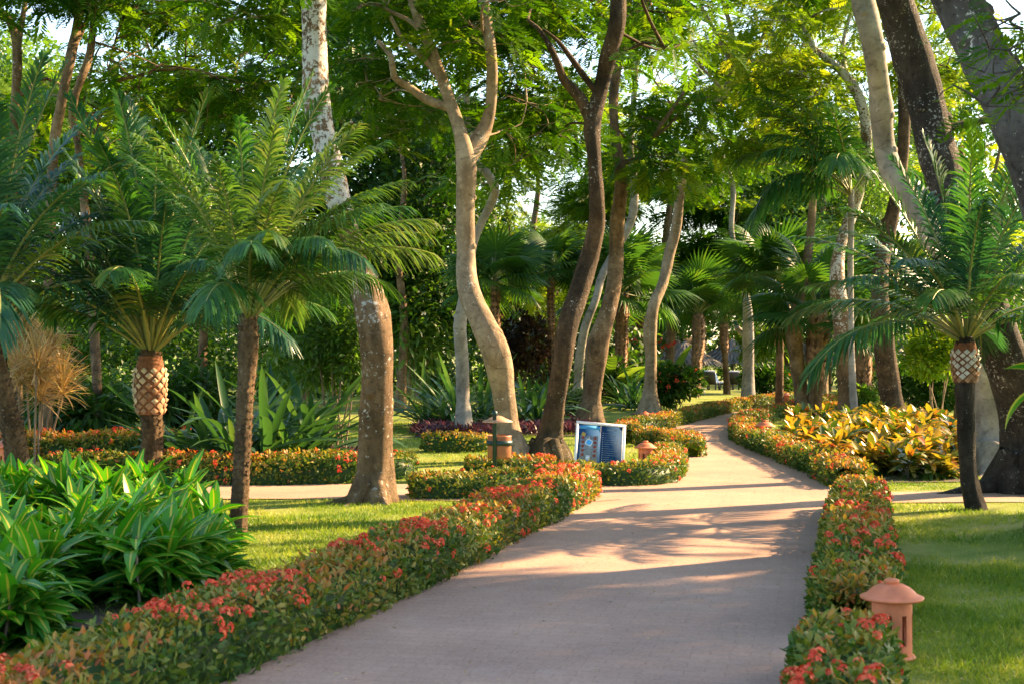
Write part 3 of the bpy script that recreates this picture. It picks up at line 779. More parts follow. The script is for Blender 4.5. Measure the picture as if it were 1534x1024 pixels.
# --- background trees that read as trees of their own
BGT = [('dense dark leafy tree filling the gap left of the pale forked trunk', 600, 40, 'broad', [(515, 690, 190, 470, 40, 48, 42), (470, 680, -40, 200, 40, 50, 30)], 41),
       ('yellowish sunlit tree at the far left edge behind the slim trunks', 30, 44, 'broad_light', [(-60, 150, 60, 330, 42, 50, 34)], 42),
       ('mid green tree closing the view behind the two left palms', 300, 46, 'broad', [(130, 440, 130, 420, 42, 52, 46)], 43),
       ('bright feathery tree far off under the open sky gap', 800, 62, 'feather_light', [(720, 900, 320, 460, 58, 72, 26), (740, 1000, 130, 330, 50, 60, 16)], 44),
       ('layered dark tree with flat tiers, against the sky between the tall trunks', 1000, 55, 'tier', [(860, 940, 235, 330, 52, 60, 9), (985, 1110, 255, 400, 52, 60, 20)], 45),
       ('lime green sunlit tree behind the massive leaning trunks', 1440, 34, 'feather_light', [(1370, 1570, 40, 420, 32, 40, 48)], 46),
       ('dense shady tree behind the fan palms right of the path', 1230, 56, 'broad_light', [(1130, 1340, 230, 450, 52, 62, 36)], 47),
       ('bushy tree behind the near palm crown on the right', 1440, 44, 'broad', [(1340, 1600, 330, 500, 42, 50, 26)], 48)]
for lab, px, d, kd, boxes, sd in BGT:
    y0 = HZ + F * CAMH / d
    kind = 'feather' if 'feather' in kd or kd == 'tier' else 'broad'
    mt = M['feather' if kd == 'tier' else kd]
    tree('background_tree', lab, d, [[(px, y0, 18), (px + 5, 480, 13), (px - 4, 380, 11), (px + 6, 280, 8), (px, 220, 5)]], M['bark_brown'], boxes, mt, kind=kind,
         size=.7 if kind == 'feather' else .25, dens=30 if kind == 'feather' else 190, r=(.9, 1.6), seed=sd, sides=8, flat=.25 if kd == 'tier' else .5, twig_min=1.2)


# ------------------------------------------------------------------ far wood + understorey (masses nobody could count)
def mass(name, boxes, mat, size, per, rr, seed, kind='broad'):
    rng = np.random.default_rng(seed); mb = MB()
    for (x0, x1, y0, y1, d0, d1, k) in boxes:
        for _ in range(k):
            for _t in range(5):
                c = P(rng.uniform(x0, x1), rng.uniform(y0, y1), rng.uniform(d0, d1)); r = rng.uniform(*rr)
                c[2] = max(c[2], .3)
                px, py = proj(c)
                if any(math.hypot(px - hx, py - hy) < hr + .5 * r / c[1] * F for hx, hy, hr in SKYH): continue
                cluster_leaves(mb, c, r, kind, per, size, rng)
                break
    o = mb.build(name, mat); struct(o, 'stuff')
    return o


mass('woods', [(-150, 540, 170, 480, 80, 105, 110), (540, 760, 300, 480, 80, 105, 45), (700, 1150, 380, 500, 80, 105, 70), (1130, 1700, 120, 500, 72, 100, 150),
               (-200, 1750, 440, 540, 75, 100, 150), (-200, 560, 380, 545, 62, 76, 120)], M['broad'], .5, 130, (1.6, 3.0), 61)
o_w = bpy.data.objects['woods']; o_w['label'] = 'far wood of mixed dark green trees closing the background'; o_w['category'] = 'woods'
mass('undergrowth', [(-100, 700, 500, 590, 44, 62, 90), (690, 960, 500, 590, 46, 64, 50), (930, 1300, 540, 575, 84, 92, 30), (1280, 1700, 500, 590, 40, 56, 60), (-100, 260, 590, 640, 30, 38, 24)],
     M['broad'], .24, 150, (.6, 1.2), 62)
o_w = bpy.data.objects['undergrowth']; o_w['label'] = 'tangle of dark low bushes under the far trees'; o_w['category'] = 'undergrowth'


# ------------------------------------------------------------------ palms
def pinnate(L, pitch, curv, n, ll, lw, rng, vee=.45, droop=.35, mat=0, side_bend=0.0, bare=.22):
    """frond in the XZ plane starting at the origin"""
    mb = MB()
    k = 26; t = np.linspace(0, 1, k)
    ang = pitch - curv * t ** 1.35
    dx = np.cos(ang) * L / (k - 1); dz = np.sin(ang) * L / (k - 1)
    x = np.concatenate([[0], np.cumsum(dx[:-1])]); z = np.concatenate([[0], np.cumsum(dz[:-1])])
    y = side_bend * L * t ** 2
    pts = np.stack([x, y, z], 1)
    rad = .016 * (1 - t) ** .8 + .0035
    tube(mb, np.column_stack([pts, rad * L / 2.2]), 5, 1, cap=False)
    tl = np.linspace(bare, .995, n)
    for sgn in (-1, 1):
        tt = np.clip(tl + rng.normal(0, .004, n), 0, 1)
        p = np.stack([np.interp(tt, t, pts[:, q]) for q in range(3)], 1)
        an = np.interp(tt, t, ang)
        fw = np.stack([np.cos(an), 2 * side_bend * tt, np.sin(an)], 1); fw = nrm(fw)
        up = np.stack([-np.sin(an), np.zeros(n), np.cos(an)], 1)
        sd = np.cross(up, fw) * sgn
        a = np.radians(66 - 42 * tt ** 1.3) + rng.normal(0, .07, n)
        d = fw * np.cos(a)[:, None] + (sd * math.cos(vee) + up * (math.sin(vee) + rng.normal(0, .14, n))[:, None]) * np.sin(a)[:, None]
        d = nrm(d)
        ln = ll * (np.sin(np.pi * np.clip(.16 + .80 * tl, 0, 1)) ** .65 * .9 + .12) * rng.uniform(.85, 1.1, n)
        w = nrm(np.cross(d, up + rng.normal(0, .25, (n, 3)))) * lw / 2
        V = []
        for s, wd in ((0, .5), (.35, 1), (.7, .75), (1, .08)):
            c = p + d * (ln * s)[:, None] + np.array([0, 0, -1.0]) * (droop * ln * s * s)[:, None]
            V.append(c - w * wd); V.append(c + w * wd)
        V = np.stack(V, 1)
        f = np.array([[0, 1, 3, 2], [2, 3, 5, 4], [4, 5, 7, 6]])
        ff = (f[None] + (np.arange(n) * 8)[:, None, None]).reshape(-1, 4)
        va = np.repeat(np.clip(rng.normal(.42, .12) + rng.normal(0, .12, n), 0, 1), 3)
        mb.add(V.reshape(-1, 3), ff, 0, va)
    return mb


def fanleaf(pet, Rr, rng, nseg=34, spread=R(290), droop=.25):
    """palmate leaf: petiole along +X then a round pleated blade"""
    mb = MB()
    tube(mb, np.array([[0, 0, 0, .016], [pet * .5, 0, .02 * pet, .012], [pet, 0, 0, .009]]), 5, 1, cap=False)
    a = np.linspace(-spread / 2, spread / 2, nseg)
    tilt = rng.uniform(-.25, .15)
    for i, q in enumerate(a):
        d = np.array([math.cos(q), math.sin(q), 0]); s = np.array([-math.sin(q), math.cos(q), 0])
        ln = Rr * (.78 + .22 * math.cos(q * .6)) * rng.uniform(.92, 1.05)
        da = spread / nseg / 2
        v = []
        for t, in ((.03,), (.55,), (.8,), (1.0,)):
            w = ln * .55 * math.tan(da) * (t / .55 if t <= .55 else max(.02, 1 - (t - .55) / .46))
            zz = -droop * ln * t * t * (1 + .8 * abs(q) / math.pi) - (ln * .25 * max(0, t - .6))
            c = np.array([pet, 0, 0]) + d * ln * t * math.cos(droop * t) + np.array([0, 0, zz])
            pl = .35 * w
            v += [c - s * w + [0, 0, -pl], c + [0, 0, pl], c + s * w + [0, 0, -pl]]
        f = []
        for r_ in range(3):
            b = r_ * 3
            f += [[b, b + 3, b + 4, b + 1], [b + 1, b + 4, b + 5, b + 2]]
        mb.add(np.array(v), np.array(f), 0, np.full(6, np.clip(rng.normal(.45, .14), 0, 1)))
    return mb


def plates(mb, c0, c1, rf, rows, per, size, mat, tilt=.35, thick=.02, rng=RNG, jit=.1, tall=1.0, t0=0., t1=1.):
    """spiral of diamond leaf bases round an axis c0->c1; rf(t) radius"""
    c0 = np.asarray(c0, float); c1 = np.asarray(c1, float)
    ax = nrm(c1 - c0)
    u = nrm(np.cross(ax, [0, 1, .1])); w = np.cross(ax, u)
    for i in range(rows):
        t = t0 + (t1 - t0) * (i + .5) / rows
        r = rf(t); c = c0 + (c1 - c0) * t
        for j in range(per):
            a = (j + .5 * (i % 2)) / per * 2 * math.pi + rng.normal(0, jit * .2)
            o = u * math.cos(a) + w * math.sin(a); s = np.cross(ax, o)
            sz = size * rng.uniform(1 - jit, 1 + jit)
            h = sz * tall
            th = thick * rng.uniform(.6, 1.3)
            p = c + o * r
            mt = mat(t) if callable(mat) else mat
            v = [p - ax * h * .5 + o * .001, p + s * sz * .5 + o * .001, p + ax * h * .5 + o * (.002), p - s * sz * .5 + o * .001,
                 p + ax * h * tilt + o * th + s * 0]
            mb.add(np.array(v), np.array([[0, 1, 4], [1, 2, 4], [2, 3, 4], [3, 0, 4]]), mt, np.full(4, rng.random()))


def add_frond(root, mb, mats, loc, az, name='frond', roll=0.0, base=None):
    me = mb.mesh(name, mats)
    o = bpy.data.objects.new(name, me); COL.objects.link(o); o.parent = root
    o.location = loc; o.rotation_euler = (roll, 0, az)
    return o


def date_palm(name, label, d, trunk, top, L, nf, mats, bulb=None, seed=1, bark='palm_bark', scar='scar_cream', n=58, ll=.42, lw=.024, pitch=(1.45, .1), curv=(.5, 1.5), drift=0, droop=.35, azs=None, stubs=True, bare=.22, lowside=None):
    rng = np.random.default_rng(seed)
    b = P(trunk[0][0], trunk[0][1], d); b[2] = float(hgt(b[0], b[1]))
    t = thing(name, label, 'palm', b)
    pr = trunk_pts(trunk, d, 0); pr[0, 2] = b[2] - .08
    c = catmull(pr, .07)
    mb = MB(); tube(mb, c, 16, 0, .12, .15, seed, freq=6)
    if stubs:
        for i in range(0, len(c) - 1):
            plates(mb, c[i, :3], c[i + 1, :3], lambda q, r=c[i, 3]: r * .98, 1, 9, c[i, 3] * .62, 0, .75, c[i, 3] * .22, rng, .4, .9)
    mb.build('trunk', M[bark], t, b)
    top3 = P(top[0], top[1], d)
    if bulb:
        (bx0, by0, bx1, by1, wd) = bulb
        c0 = P(bx0, by0, d); c1 = P(bx1, by1, d); r = wd / 2 / F * d
        rf = lambda q: r * (.62 + .38 * math.sin(math.pi * min(1, q * .75 + .16)) ** .9)
        bb = MB()
        pts = np.array([[*(c0 + (c1 - c0) * q), rf(q) * .97] for q in np.linspace(0, 1, 12)])
        tube(bb, pts, 20, 0, .03)
        hgt_ = np.linalg.norm(c1 - c0)
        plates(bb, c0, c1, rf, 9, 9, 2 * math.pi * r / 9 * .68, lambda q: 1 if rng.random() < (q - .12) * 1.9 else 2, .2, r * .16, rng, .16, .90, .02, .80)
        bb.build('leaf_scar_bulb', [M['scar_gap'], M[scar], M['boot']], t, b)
    cr = c[-1, 3]
    for i in range(nf):
        q = (i + .5) / nf
        az = i * 2.39996 + rng.normal(0, .15) if azs is None else azs[i % len(azs)] + rng.normal(0, .2)
        if lowside is not None and q > .55: az = lowside + rng.uniform(-1.7, 1.7)
        pt = pitch[0] + (pitch[1] - pitch[0]) * q ** 1.15 + rng.normal(0, .07)
        cu = curv[0] + (curv[1] - curv[0]) * q + rng.normal(0, .1)
        Lf = L * rng.uniform(.85, 1.08) * (1 - .12 * q)
        m = pinnate(Lf, pt, cu, n, ll * rng.uniform(.9, 1.1), lw, rng, vee=.55 - .3 * q, droop=droop + .3 * q, side_bend=rng.normal(0, .05), bare=bare)
        lm = mats[0] if len(mats) == 1 else mats[int(rng.random() < .5) if len(mats) == 2 else rng.integers(0, len(mats))]
        l0 = top3 - b + np.array([math.cos(az) * cr * .5, math.sin(az) * cr * .5, .1 * (.5 - q)])
        add_frond(t, m, [lm, M['rachis']], l0, az)
    return t


def fan_palm(name, label, d, trunk, nf, pet, Rr, seed, bark='palm_bark', boots=True, skirt=False, mat='fan', group=None, gy=None, down=-.5):
    rng = np.random.default_rng(seed)
    b = P(trunk[0][0], trunk[0][1], d); b[2] = float(hgt(b[0], b[1]))
    t = thing(name, label, 'palm', b, group)
    pr = trunk_pts(trunk, d, 0); pr[0, 2] = b[2] - .05
    c = catmull(pr, .14); mb = MB()
    tube(mb, c, 12, 0, .12, .2, seed, freq=5)
    mb.build('trunk', M[bark], t, b)
    if boots:
        bo = MB(); k0 = int(len(c) * (boots if boots is not True else .25))
        for i in range(k0, len(c) - 1):
            plates(bo, c[i, :3], c[i + 1, :3], lambda q, r=c[i, 3]: r * .97, 1, 8, c[i, 3] * .85, 0, .8, c[i, 3] * .28, rng, .4, 1.2)
            kk = 26
            a = rng.uniform(0, 2 * math.pi, kk); o = np.stack([np.cos(a), np.sin(a), np.zeros(kk)], 1)
            pos = c[i, :3] + o * c[i, 3] + np.stack([np.zeros(kk), np.zeros(kk), rng.uniform(0, .15, kk)], 1)
            dd = o * .7 + rdir(kk, -1, .4, rng) * .7
            bo.inst(quadleaf(1, .09), frames(dd, roll=rng.uniform(-1.5, 1.5, kk)) * rng.uniform(.06, .2, kk)[:, None, None], pos, rng.random(kk), mat=1)
        bo.build('boots', [M['boot'], M['fibre']], t, b)
    tp = c[-1, :3] - b
    for i in range(nf):
        q = (i + .5) / nf
        az = i * 2.39996 + rng.normal(0, .2)
        el = 1.35 + (down - 1.35) * q ** .85 + rng.normal(0, .08)
        m = fanleaf(pet * rng.uniform(.8, 1.15), Rr * rng.uniform(.85, 1.1), rng)
        me = m.mesh('frond', [M[mat], M['rachis']])
        o = bpy.data.objects.new('frond', me); COL.objects.link(o); o.parent = t
        o.location = tp + np.array([0, 0, .1 * (1 - q)]); o.rotation_euler = (rng.normal(0, .3), -el, az)
    return t


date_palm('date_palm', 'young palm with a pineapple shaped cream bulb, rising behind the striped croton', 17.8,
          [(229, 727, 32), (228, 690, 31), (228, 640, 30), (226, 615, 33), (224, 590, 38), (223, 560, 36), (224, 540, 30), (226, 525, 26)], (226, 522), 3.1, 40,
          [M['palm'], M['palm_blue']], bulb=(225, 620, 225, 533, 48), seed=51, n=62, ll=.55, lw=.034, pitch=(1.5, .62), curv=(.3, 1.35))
date_palm('date_palm', 'slim palm on the left lawn, its sunlit crown arching right over the lichen tree', 12.6,
          [(355, 812, 30), (357, 780, 26), (362, 700, 25), (366, 620, 25), (370, 560, 26), (371, 530, 29), (372, 500, 30), (372, 470, 24)], (372, 472), 2.05, 42,
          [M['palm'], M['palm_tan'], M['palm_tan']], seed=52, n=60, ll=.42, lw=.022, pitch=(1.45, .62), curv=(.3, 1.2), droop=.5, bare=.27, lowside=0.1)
date_palm('date_palm', 'leaning palm cut off at the left edge, fronds sweeping in from outside', 16.5,
          [(32, 706, 34), (22, 660, 32), (8, 600, 28), (-6, 540, 28), (-14, 500, 30), (-20, 470, 26)], (-20, 468), 2.9, 34,
          [M['palm_blue'], M['palm_tan']], seed=53, n=60, ll=.52, lw=.032, pitch=(1.45, .45), curv=(.4, 1.4))
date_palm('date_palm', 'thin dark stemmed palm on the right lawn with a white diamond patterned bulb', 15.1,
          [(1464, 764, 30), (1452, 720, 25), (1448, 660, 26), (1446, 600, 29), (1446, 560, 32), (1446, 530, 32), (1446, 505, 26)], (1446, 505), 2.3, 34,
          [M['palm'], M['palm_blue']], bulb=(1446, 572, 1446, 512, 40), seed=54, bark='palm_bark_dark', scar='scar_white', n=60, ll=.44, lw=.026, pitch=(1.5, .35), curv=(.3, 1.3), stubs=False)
# slender feather palm: pale rod trunk
date_palm('slender_palm', 'rod thin pale palm trunk against the speckled trunk, bright fronds arching left above', 30,
          [(1284, 640, 13), (1278, 590, 11), (1275, 500, 9), (1274, 400, 9), (1275, 330, 9), (1275, 285, 9)], (1275, 290), 2.9, 15,
          [M['palm']], seed=55, bark='bark_grey', n=44, ll=.75, lw=.05, pitch=(1.25, .55), curv=(.8, 1.6), droop=.6, stubs=False, azs=[3.1, 2.8, 3.5, .4, 4.4, 1.6])

FP = [('shaggy fan palm with a thick rust brown booted trunk, right of the path bend', 36, [(1221, 628, 20), (1222, 590, 20), (1224, 560, 30), (1226, 520, 32), (1226, 490, 28), (1226, 470, 22)], 24, 1.1, 1.15, 71, .3),
      ('hairy trunked fan palm between the speckled trunk and the mossy trunk', 39, [(1296, 620, 20), (1294, 580, 22), (1292, 540, 25), (1290, 500, 25), (1288, 470, 20)], 20, 1.1, 1.1, 72, .1),
      ('fan palm with a shaggy brown head of boots, standing by the thatched parasols', 52, [(1042, 586, 14), (1043, 550, 14), (1046, 515, 18), (1047, 490, 17), (1046, 472, 12)], 20, 1.35, 1.2, 73, .1),
      ('thin fan palm alone on the far lawn, its trunk dark at the top', 55, [(1089, 589, 10), (1088, 560, 9), (1086, 535, 9), (1085, 510, 13), (1084, 485, 12)], 20, 1.2, 1.1, 74, .6),
      ('rust brown booted palm trunk between the bent brown tree and the slender grey tree', 45, [(929, 600, 15), (930, 560, 15), (931, 510, 18), (932, 470, 17), (934, 440, 12)], 20, 1.3, 1.25, 75, .05),
      ('far palm showing a short booted trunk just left of the slender grey tree', 56, [(957, 592, 13), (956, 530, 13), (956, 490, 16), (957, 460, 12)], 18, 1.2, 1.2, 76, .2),
      ('dark fan palm just right of the pale forked trunk', 36, [(742, 618, 14), (742, 540, 13), (742, 470, 13), (742, 420, 12)], 20, .75, .95, 77, .3),
      ('dark fan palm deep in shade between forked and leaning trunks', 44, [(826, 605, 12), (826, 520, 11), (825, 450, 11), (825, 405, 10)], 18, .8, .95, 78, .3),
      ('broad fan palm whose wide dark leaves spread over the path bend', 42, [(1168, 608, 12), (1168, 540, 12), (1167, 470, 12), (1166, 425, 12)], 22, 1.2, 1.25, 79, .5),
      ('fan palm with low hanging leaves behind the mossy trunk', 38, [(1385, 616, 16), (1382, 540, 16), (1380, 470, 16), (1378, 420, 14)], 20, 1.2, 1.2, 80, .3)]
for lab, d, tr, nf, pet, Rr, sd, bt in FP:
    fan_palm('fan_palm', lab, d, tr, nf, pet, Rr, sd, boots=bt, down={73: .25, 74: .15, 79: .1, 76: .1}.get(sd, -.35))


# ------------------------------------------------------------------ hedges
def hedge(label, pix, w, h, lsize, dens, seed, flower=1.0, side=0, red=0.0, cat='hedge'):
    """pix: ground line of the side the camera sees; side=+1 body lies to the left of travel, -1 right, 0 centred"""
    rng = np.random.default_rng(seed)
    g = np.array([G(*q)[:2] for q in pix])
    g3 = catmull(np.column_stack([g, np.zeros(len(g)), np.zeros(len(g))]), .12)[:, :2]
    tg = nrm(np.gradient(g3, axis=0)); nm = np.stack([-tg[:, 1], tg[:, 0]], 1)
    cl = g3 + nm * (side * (w / 2 - .07))
    seg = np.linalg.norm(np.diff(cl, axis=0), axis=1); s = np.concatenate([[0], np.cumsum(seg)]); Lt = s[-1]
    b = np.array([cl[0, 0], cl[0, 1], float(hgt(*cl[0]))])
    o = thing('hedge', label, cat, b, 'clipped ixora hedges along the paths')
    wob = lambda q, k: .05 * math.sin(q * 2.1 + k) + .04 * math.sin(q * 4.7 + 2 * k) + .03 * math.sin(q * 9.1 + k)
    wv = np.vectorize(wob)

    def surf(q, u, rr):
        """q along, u in 0..1 round the section (left bottom, over the top, right bottom)"""
        i = np.clip(np.searchsorted(s, q) - 1, 0, len(s) - 2)
        f = ((q - s[i]) / np.maximum(seg[i], 1e-6))[:, None]
        c = cl[i] * (1 - f) + cl[i + 1] * f; n_ = nrm(nm[i] * (1 - f) + nm[i + 1] * f)
        lp = u * (w + 2 * h)
        cx = np.clip(1 - 2 * (lp - h) / w, -1, 1); cz = np.clip(np.minimum(lp, w + 2 * h - lp) / h, 0, 1)
        rd = 1 - .16 * (np.abs(cx) ** 5 * cz ** 5); cx = cx * rd; cz = cz * rd
        sd_ = np.clip((np.abs(cx) - .7) / .25, 0, 1); up_ = np.clip((cz - .7) / .25, 0, 1)
        ww = w / 2 * (1 + wv(q, seed)) * rr; hh = h * (1 + .8 * wv(q, seed + 2.2)) * rr
        endf = np.sqrt(np.clip(np.minimum(q, Lt - q) / (w * .35), .0, 1)); endf = .55 + .45 * endf
        p = np.column_stack([c + n_ * (cx * ww * endf)[:, None], hgt(c[:, 0], c[:, 1]) + cz * hh * (.8 + .2 * endf)])
        nn = nrm(np.column_stack([n_ * (np.sign(cx) * sd_)[:, None], up_ + .05]))
        return p, nn
    per = w + 2 * h
    k = int(Lt * per * dens * 1.45)
    q = rng.uniform(0, Lt, k); u = rng.uniform(0, 1, k)
    ends = rng.random(k) < (w * h * 2) / (Lt * per + w * h * 2) * 1.3
    q[ends] = np.where(rng.random(ends.sum()) < .5, rng.uniform(0, .05, ends.sum()), Lt - rng.uniform(0, .05, ends.sum()))
    rr = rng.uniform(.84, 1.03, k); rr[ends] = rng.uniform(.0, 1.0, ends.sum()) ** .5
    p, nn = surf(q, u, rr)
    d = nn * .55 + rdir(k, -.5, 1, rng) * .9; d[:, 2] += .2
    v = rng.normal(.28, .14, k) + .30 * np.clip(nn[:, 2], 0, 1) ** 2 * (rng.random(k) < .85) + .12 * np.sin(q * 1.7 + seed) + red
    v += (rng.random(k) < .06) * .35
    ml = MB()
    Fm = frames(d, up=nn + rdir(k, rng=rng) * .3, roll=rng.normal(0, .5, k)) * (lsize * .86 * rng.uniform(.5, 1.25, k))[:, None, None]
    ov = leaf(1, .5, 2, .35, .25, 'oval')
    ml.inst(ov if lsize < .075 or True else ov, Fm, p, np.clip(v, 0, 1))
    # inner hull in the darkest leaf colour, added to stop see-through gaps
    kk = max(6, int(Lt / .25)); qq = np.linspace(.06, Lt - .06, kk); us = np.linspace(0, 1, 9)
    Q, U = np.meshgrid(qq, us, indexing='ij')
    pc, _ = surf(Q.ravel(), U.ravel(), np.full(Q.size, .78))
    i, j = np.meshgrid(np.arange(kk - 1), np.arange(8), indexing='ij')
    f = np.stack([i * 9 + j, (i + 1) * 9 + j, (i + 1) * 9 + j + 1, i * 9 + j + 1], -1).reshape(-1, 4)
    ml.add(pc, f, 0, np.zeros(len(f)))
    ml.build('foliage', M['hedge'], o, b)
    # blossom heads, gathered in patches
    nfl = int(Lt * per * 13 * flower)
    if nfl:
        qf = rng.uniform(0, Lt, nfl * 3); uf = np.clip(rng.normal(.5, .22, nfl * 3), .05, .95)
        keep = (np.sin(qf * 2.3 + seed * 1.7) + np.sin(qf * 5.1 + uf * 5 + seed) + rng.normal(0, 1.1, len(qf))) > .6
        qf, uf = qf[keep][:nfl], uf[keep][:nfl]
        pf, nf_ = surf(qf, uf, rng.uniform(1.0, 1.08, len(qf)))
        mf = MB(); per_head = 24 if lsize < .07 else 12
        for c, n0 in zip(pf, nf_):
            R0 = lsize * rng.uniform(.32, .78)
            dd = nrm(n0 + rdir(per_head, -1, 1, rng) * .95)
            pos = c + dd * R0 * .8
            mf.inst(quadleaf(1, .75, .1), frames(np.cross(dd, rdir(per_head, rng=rng)), up=dd) * (R0 * rng.uniform(.45, .75, per_head))[:, None, None], pos, np.clip(rng.normal(.45, .25, per_head), 0, 1))
        mf.build('blossoms', M['blossom'], o, b)
    return o


hedge('long flowering hedge along the near left path edge, from the bottom corner', [(-80, 1230), (150, 1110), (330, 1022), (480, 951), (640, 878), (780, 804), (895, 744)], .60, .36, .060, 950, 1, 2.3, side=1, red=.09)
hedge('dark fronted hedge running left from the long hedge, before the litter bin', [(612, 747), (680, 747), (760, 744), (850, 736), (893, 728)], .5, .30, .062, 800, 2, .5, side=1)
hedge('curling hedge in front of the map sign, wrapping round the path corner', [(848, 727), (900, 727), (960, 727), (1006, 722), (1020, 704), (1020, 688)], .5, .26, .060, 820, 3, .6, side=1)
hedge('low orange topped hedge piece right behind the curling corner hedge', [(1018, 684), (1012, 674), (990, 668), (958, 668)], .5, .30, .066, 700, 4, .3, side=-1, red=.16)
hedge('winding sunlit hedge on the left of the far path', [(956, 664), (956, 650), (985, 645), (1018, 637), (1058, 626), (1100, 616), (1150, 607), (1196, 600)], .5, .30, .075, 560, 5, .25, side=1, red=.1)
hedge('small flower dotted hedge piece behind the litter bin post', [(700, 712), (760, 711), (836, 709)], .5, .24, .066, 700, 6, 1.6, side=1, red=.08)
hedge('curved hedge on the right of the far path, around the golden bed', [(1252, 730), (1200, 704), (1146, 681), (1106, 663), (1098, 650), (1108, 639), (1136, 630), (1168, 623), (1202, 615), (1240, 606)], .55, .33, .068, 620, 7, .5, side=-1, red=.06)
hedge('flowering hedge along the near right path edge, ending short of the lantern', [(1260, 760), (1250, 800), (1243, 850), (1238, 900), (1228, 955)], .55, .36, .062, 1000, 8, .9, side=1, red=.06)
hedge('clipped hedge clump in the lower right, beside the big terracotta lantern', [(1218, 1000), (1208, 1040), (1194, 1180)], .50, .34, .066, 1000, 9, 1.4, side=1, red=.05)
hedge('long red tipped hedge beyond the side path, behind the palm trunks', [(60, 727), (200, 727), (340, 726), (480, 725), (540, 724)], .6, .38, .075, 560, 10, 1.3, side=1, red=.03)
hedge('short hedge stub right of the lichen tree, on the far side of the side path', [(540, 718), (575, 718), (604, 717), (626, 713)], .5, .32, .06, 1100, 11, 1.6, side=1)
hedge('shaded red topped hedge furthest back on the left', [(-60, 690), (60, 689), (180, 688), (285, 686)], .7, .42, .085, 460, 12, .9, side=1, red=.1)
hedge('low trimmed hedge at the foot of the wavy slim tree', [(630, 676), (680, 677), (736, 676)], .5, .32, .07, 520, 13, 0, side=1)
hedge('far red hedge across the path end, behind the speckled trunk', [(1230, 622), (1262, 622), (1300, 620)], .6, .34, .085, 420, 14, .3, side=1, red=.12)


# ------------------------------------------------------------------ shrubs and plants
def rosette(mb, c, k, L, tpls, rng, el=(.3, 1.35), spread=.02, var=(.45, .18), size=(.75, 1.15), tuft_up=0, mat=None):
    az = rng.uniform(0, 2 * math.pi, k); e = rng.uniform(el[0], el[1], k)
    d = np.stack([np.cos(az) * np.cos(e), np.sin(az) * np.cos(e), np.sin(e)], 1)
    pos = c + np.stack([np.cos(az), np.sin(az), np.zeros(k)], 1) * spread + np.stack([np.zeros(k)] * 2 + [rng.uniform(-tuft_up, tuft_up, k)], 1)
    wh = rng.integers(0, len(tpls), k); sz = L * rng.uniform(*size, k)
    v = np.clip(rng.normal(var[0], var[1], k), 0, 1)
    Fm = frames(d, roll=rng.normal(0, .25, k)) * sz[:, None, None]
    for q in range(len(tpls)):
        s = wh == q
        mb.inst(tpls[q], Fm[s], pos[s], v[s], mat)


CRO = [leaf(1, w_, 5, dr, .3, 'lance', mid=.15) for w_, dr in ((.26, .5), (.21, .9), (.29, .3), (.23, 1.3))]


GLD = [leaf(1, w_, 5, dr, .25, 'oval', mid=.2) for w_, dr in ((.34, .6), (.30, 1.0), (.38, .4), (.28, 1.4))]


def croton(label, region_pix, n, h, L, mats, seed, name='croton', leaves=17, stems=True):
    """dense bed of croton stems on the ground polygon"""
    rng = np.random.default_rng(seed)
    poly = [G(*q)[:2] for q in region_pix]; P2 = np.array(poly)
    lo, hi = P2.min(0), P2.max(0); c0 = P2.mean(0)
    pts = []
    while len(pts) < n:
        q = rng.uniform(lo, hi)
        if inpoly(q[0], q[1], poly): pts.append(q)
    b = np.array([c0[0], c0[1], 0])
    t = thing(name, label, 'shrub')if False else thing(name, label, 'shrub', b)
    lv = MB()
    for q in pts:
        e = min(np.linalg.norm(q - np.array(x)) for x in poly)
        hh = h * rng.uniform(.6, 1.08) * (0.75 + .25 * min(1, e / .6))
        top = np.array([q[0], q[1], hh])
        tube(lv, np.array([[q[0] + rng.normal(0, .04), q[1] + rng.normal(0, .04), 0, .012], [q[0], q[1], hh * .6, .01], [*top, .006]]), 5, 2)
        for f_, kk in ((1.0, leaves), (.72, leaves), (.48, leaves), (.26, leaves // 2 + 3)):
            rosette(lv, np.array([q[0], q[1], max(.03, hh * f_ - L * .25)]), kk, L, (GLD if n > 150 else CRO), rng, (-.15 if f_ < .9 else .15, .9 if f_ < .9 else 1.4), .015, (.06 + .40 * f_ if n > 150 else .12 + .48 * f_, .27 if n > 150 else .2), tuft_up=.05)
    lv.build('foliage', mats, t, b)
    return t


croton('bed of green croton with yellow striped leaves filling the lower left corner', [(-160, 975), (0, 975), (190, 930), (318, 878), (342, 835), (305, 792), (150, 775), (-160, 780)], 135, .48, .36, [M['croton'], M['croton_rib'], M['wood']], 81)
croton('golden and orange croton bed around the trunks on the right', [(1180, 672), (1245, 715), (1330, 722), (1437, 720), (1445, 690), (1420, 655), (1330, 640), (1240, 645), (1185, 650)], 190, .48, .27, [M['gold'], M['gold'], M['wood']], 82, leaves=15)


def straps(label, spots, L, W, k, seed, mat='strap', name='strap_plant', el=(.25, 1.4), droop=(.5, 1.6), cat='plant'):
    rng = np.random.default_rng(seed)
    g = [G(x, y) for x, y in spots]; b = np.mean(g, 0); b[2] = 0
    mb = MB()
    tp = [leaf(1, W, 7, q, .35, 'strap') for q in np.linspace(droop[0], droop[1], 5)]
    for c in g:
        rosette(mb, c + np.array([0, 0, .05]), k, L * rng.uniform(.85, 1.1), tp, rng, el, .06, (.45, .2), (.6, 1.1))
    o = mb.build(name, M[mat], None, b)
    return tag(o, label, cat)


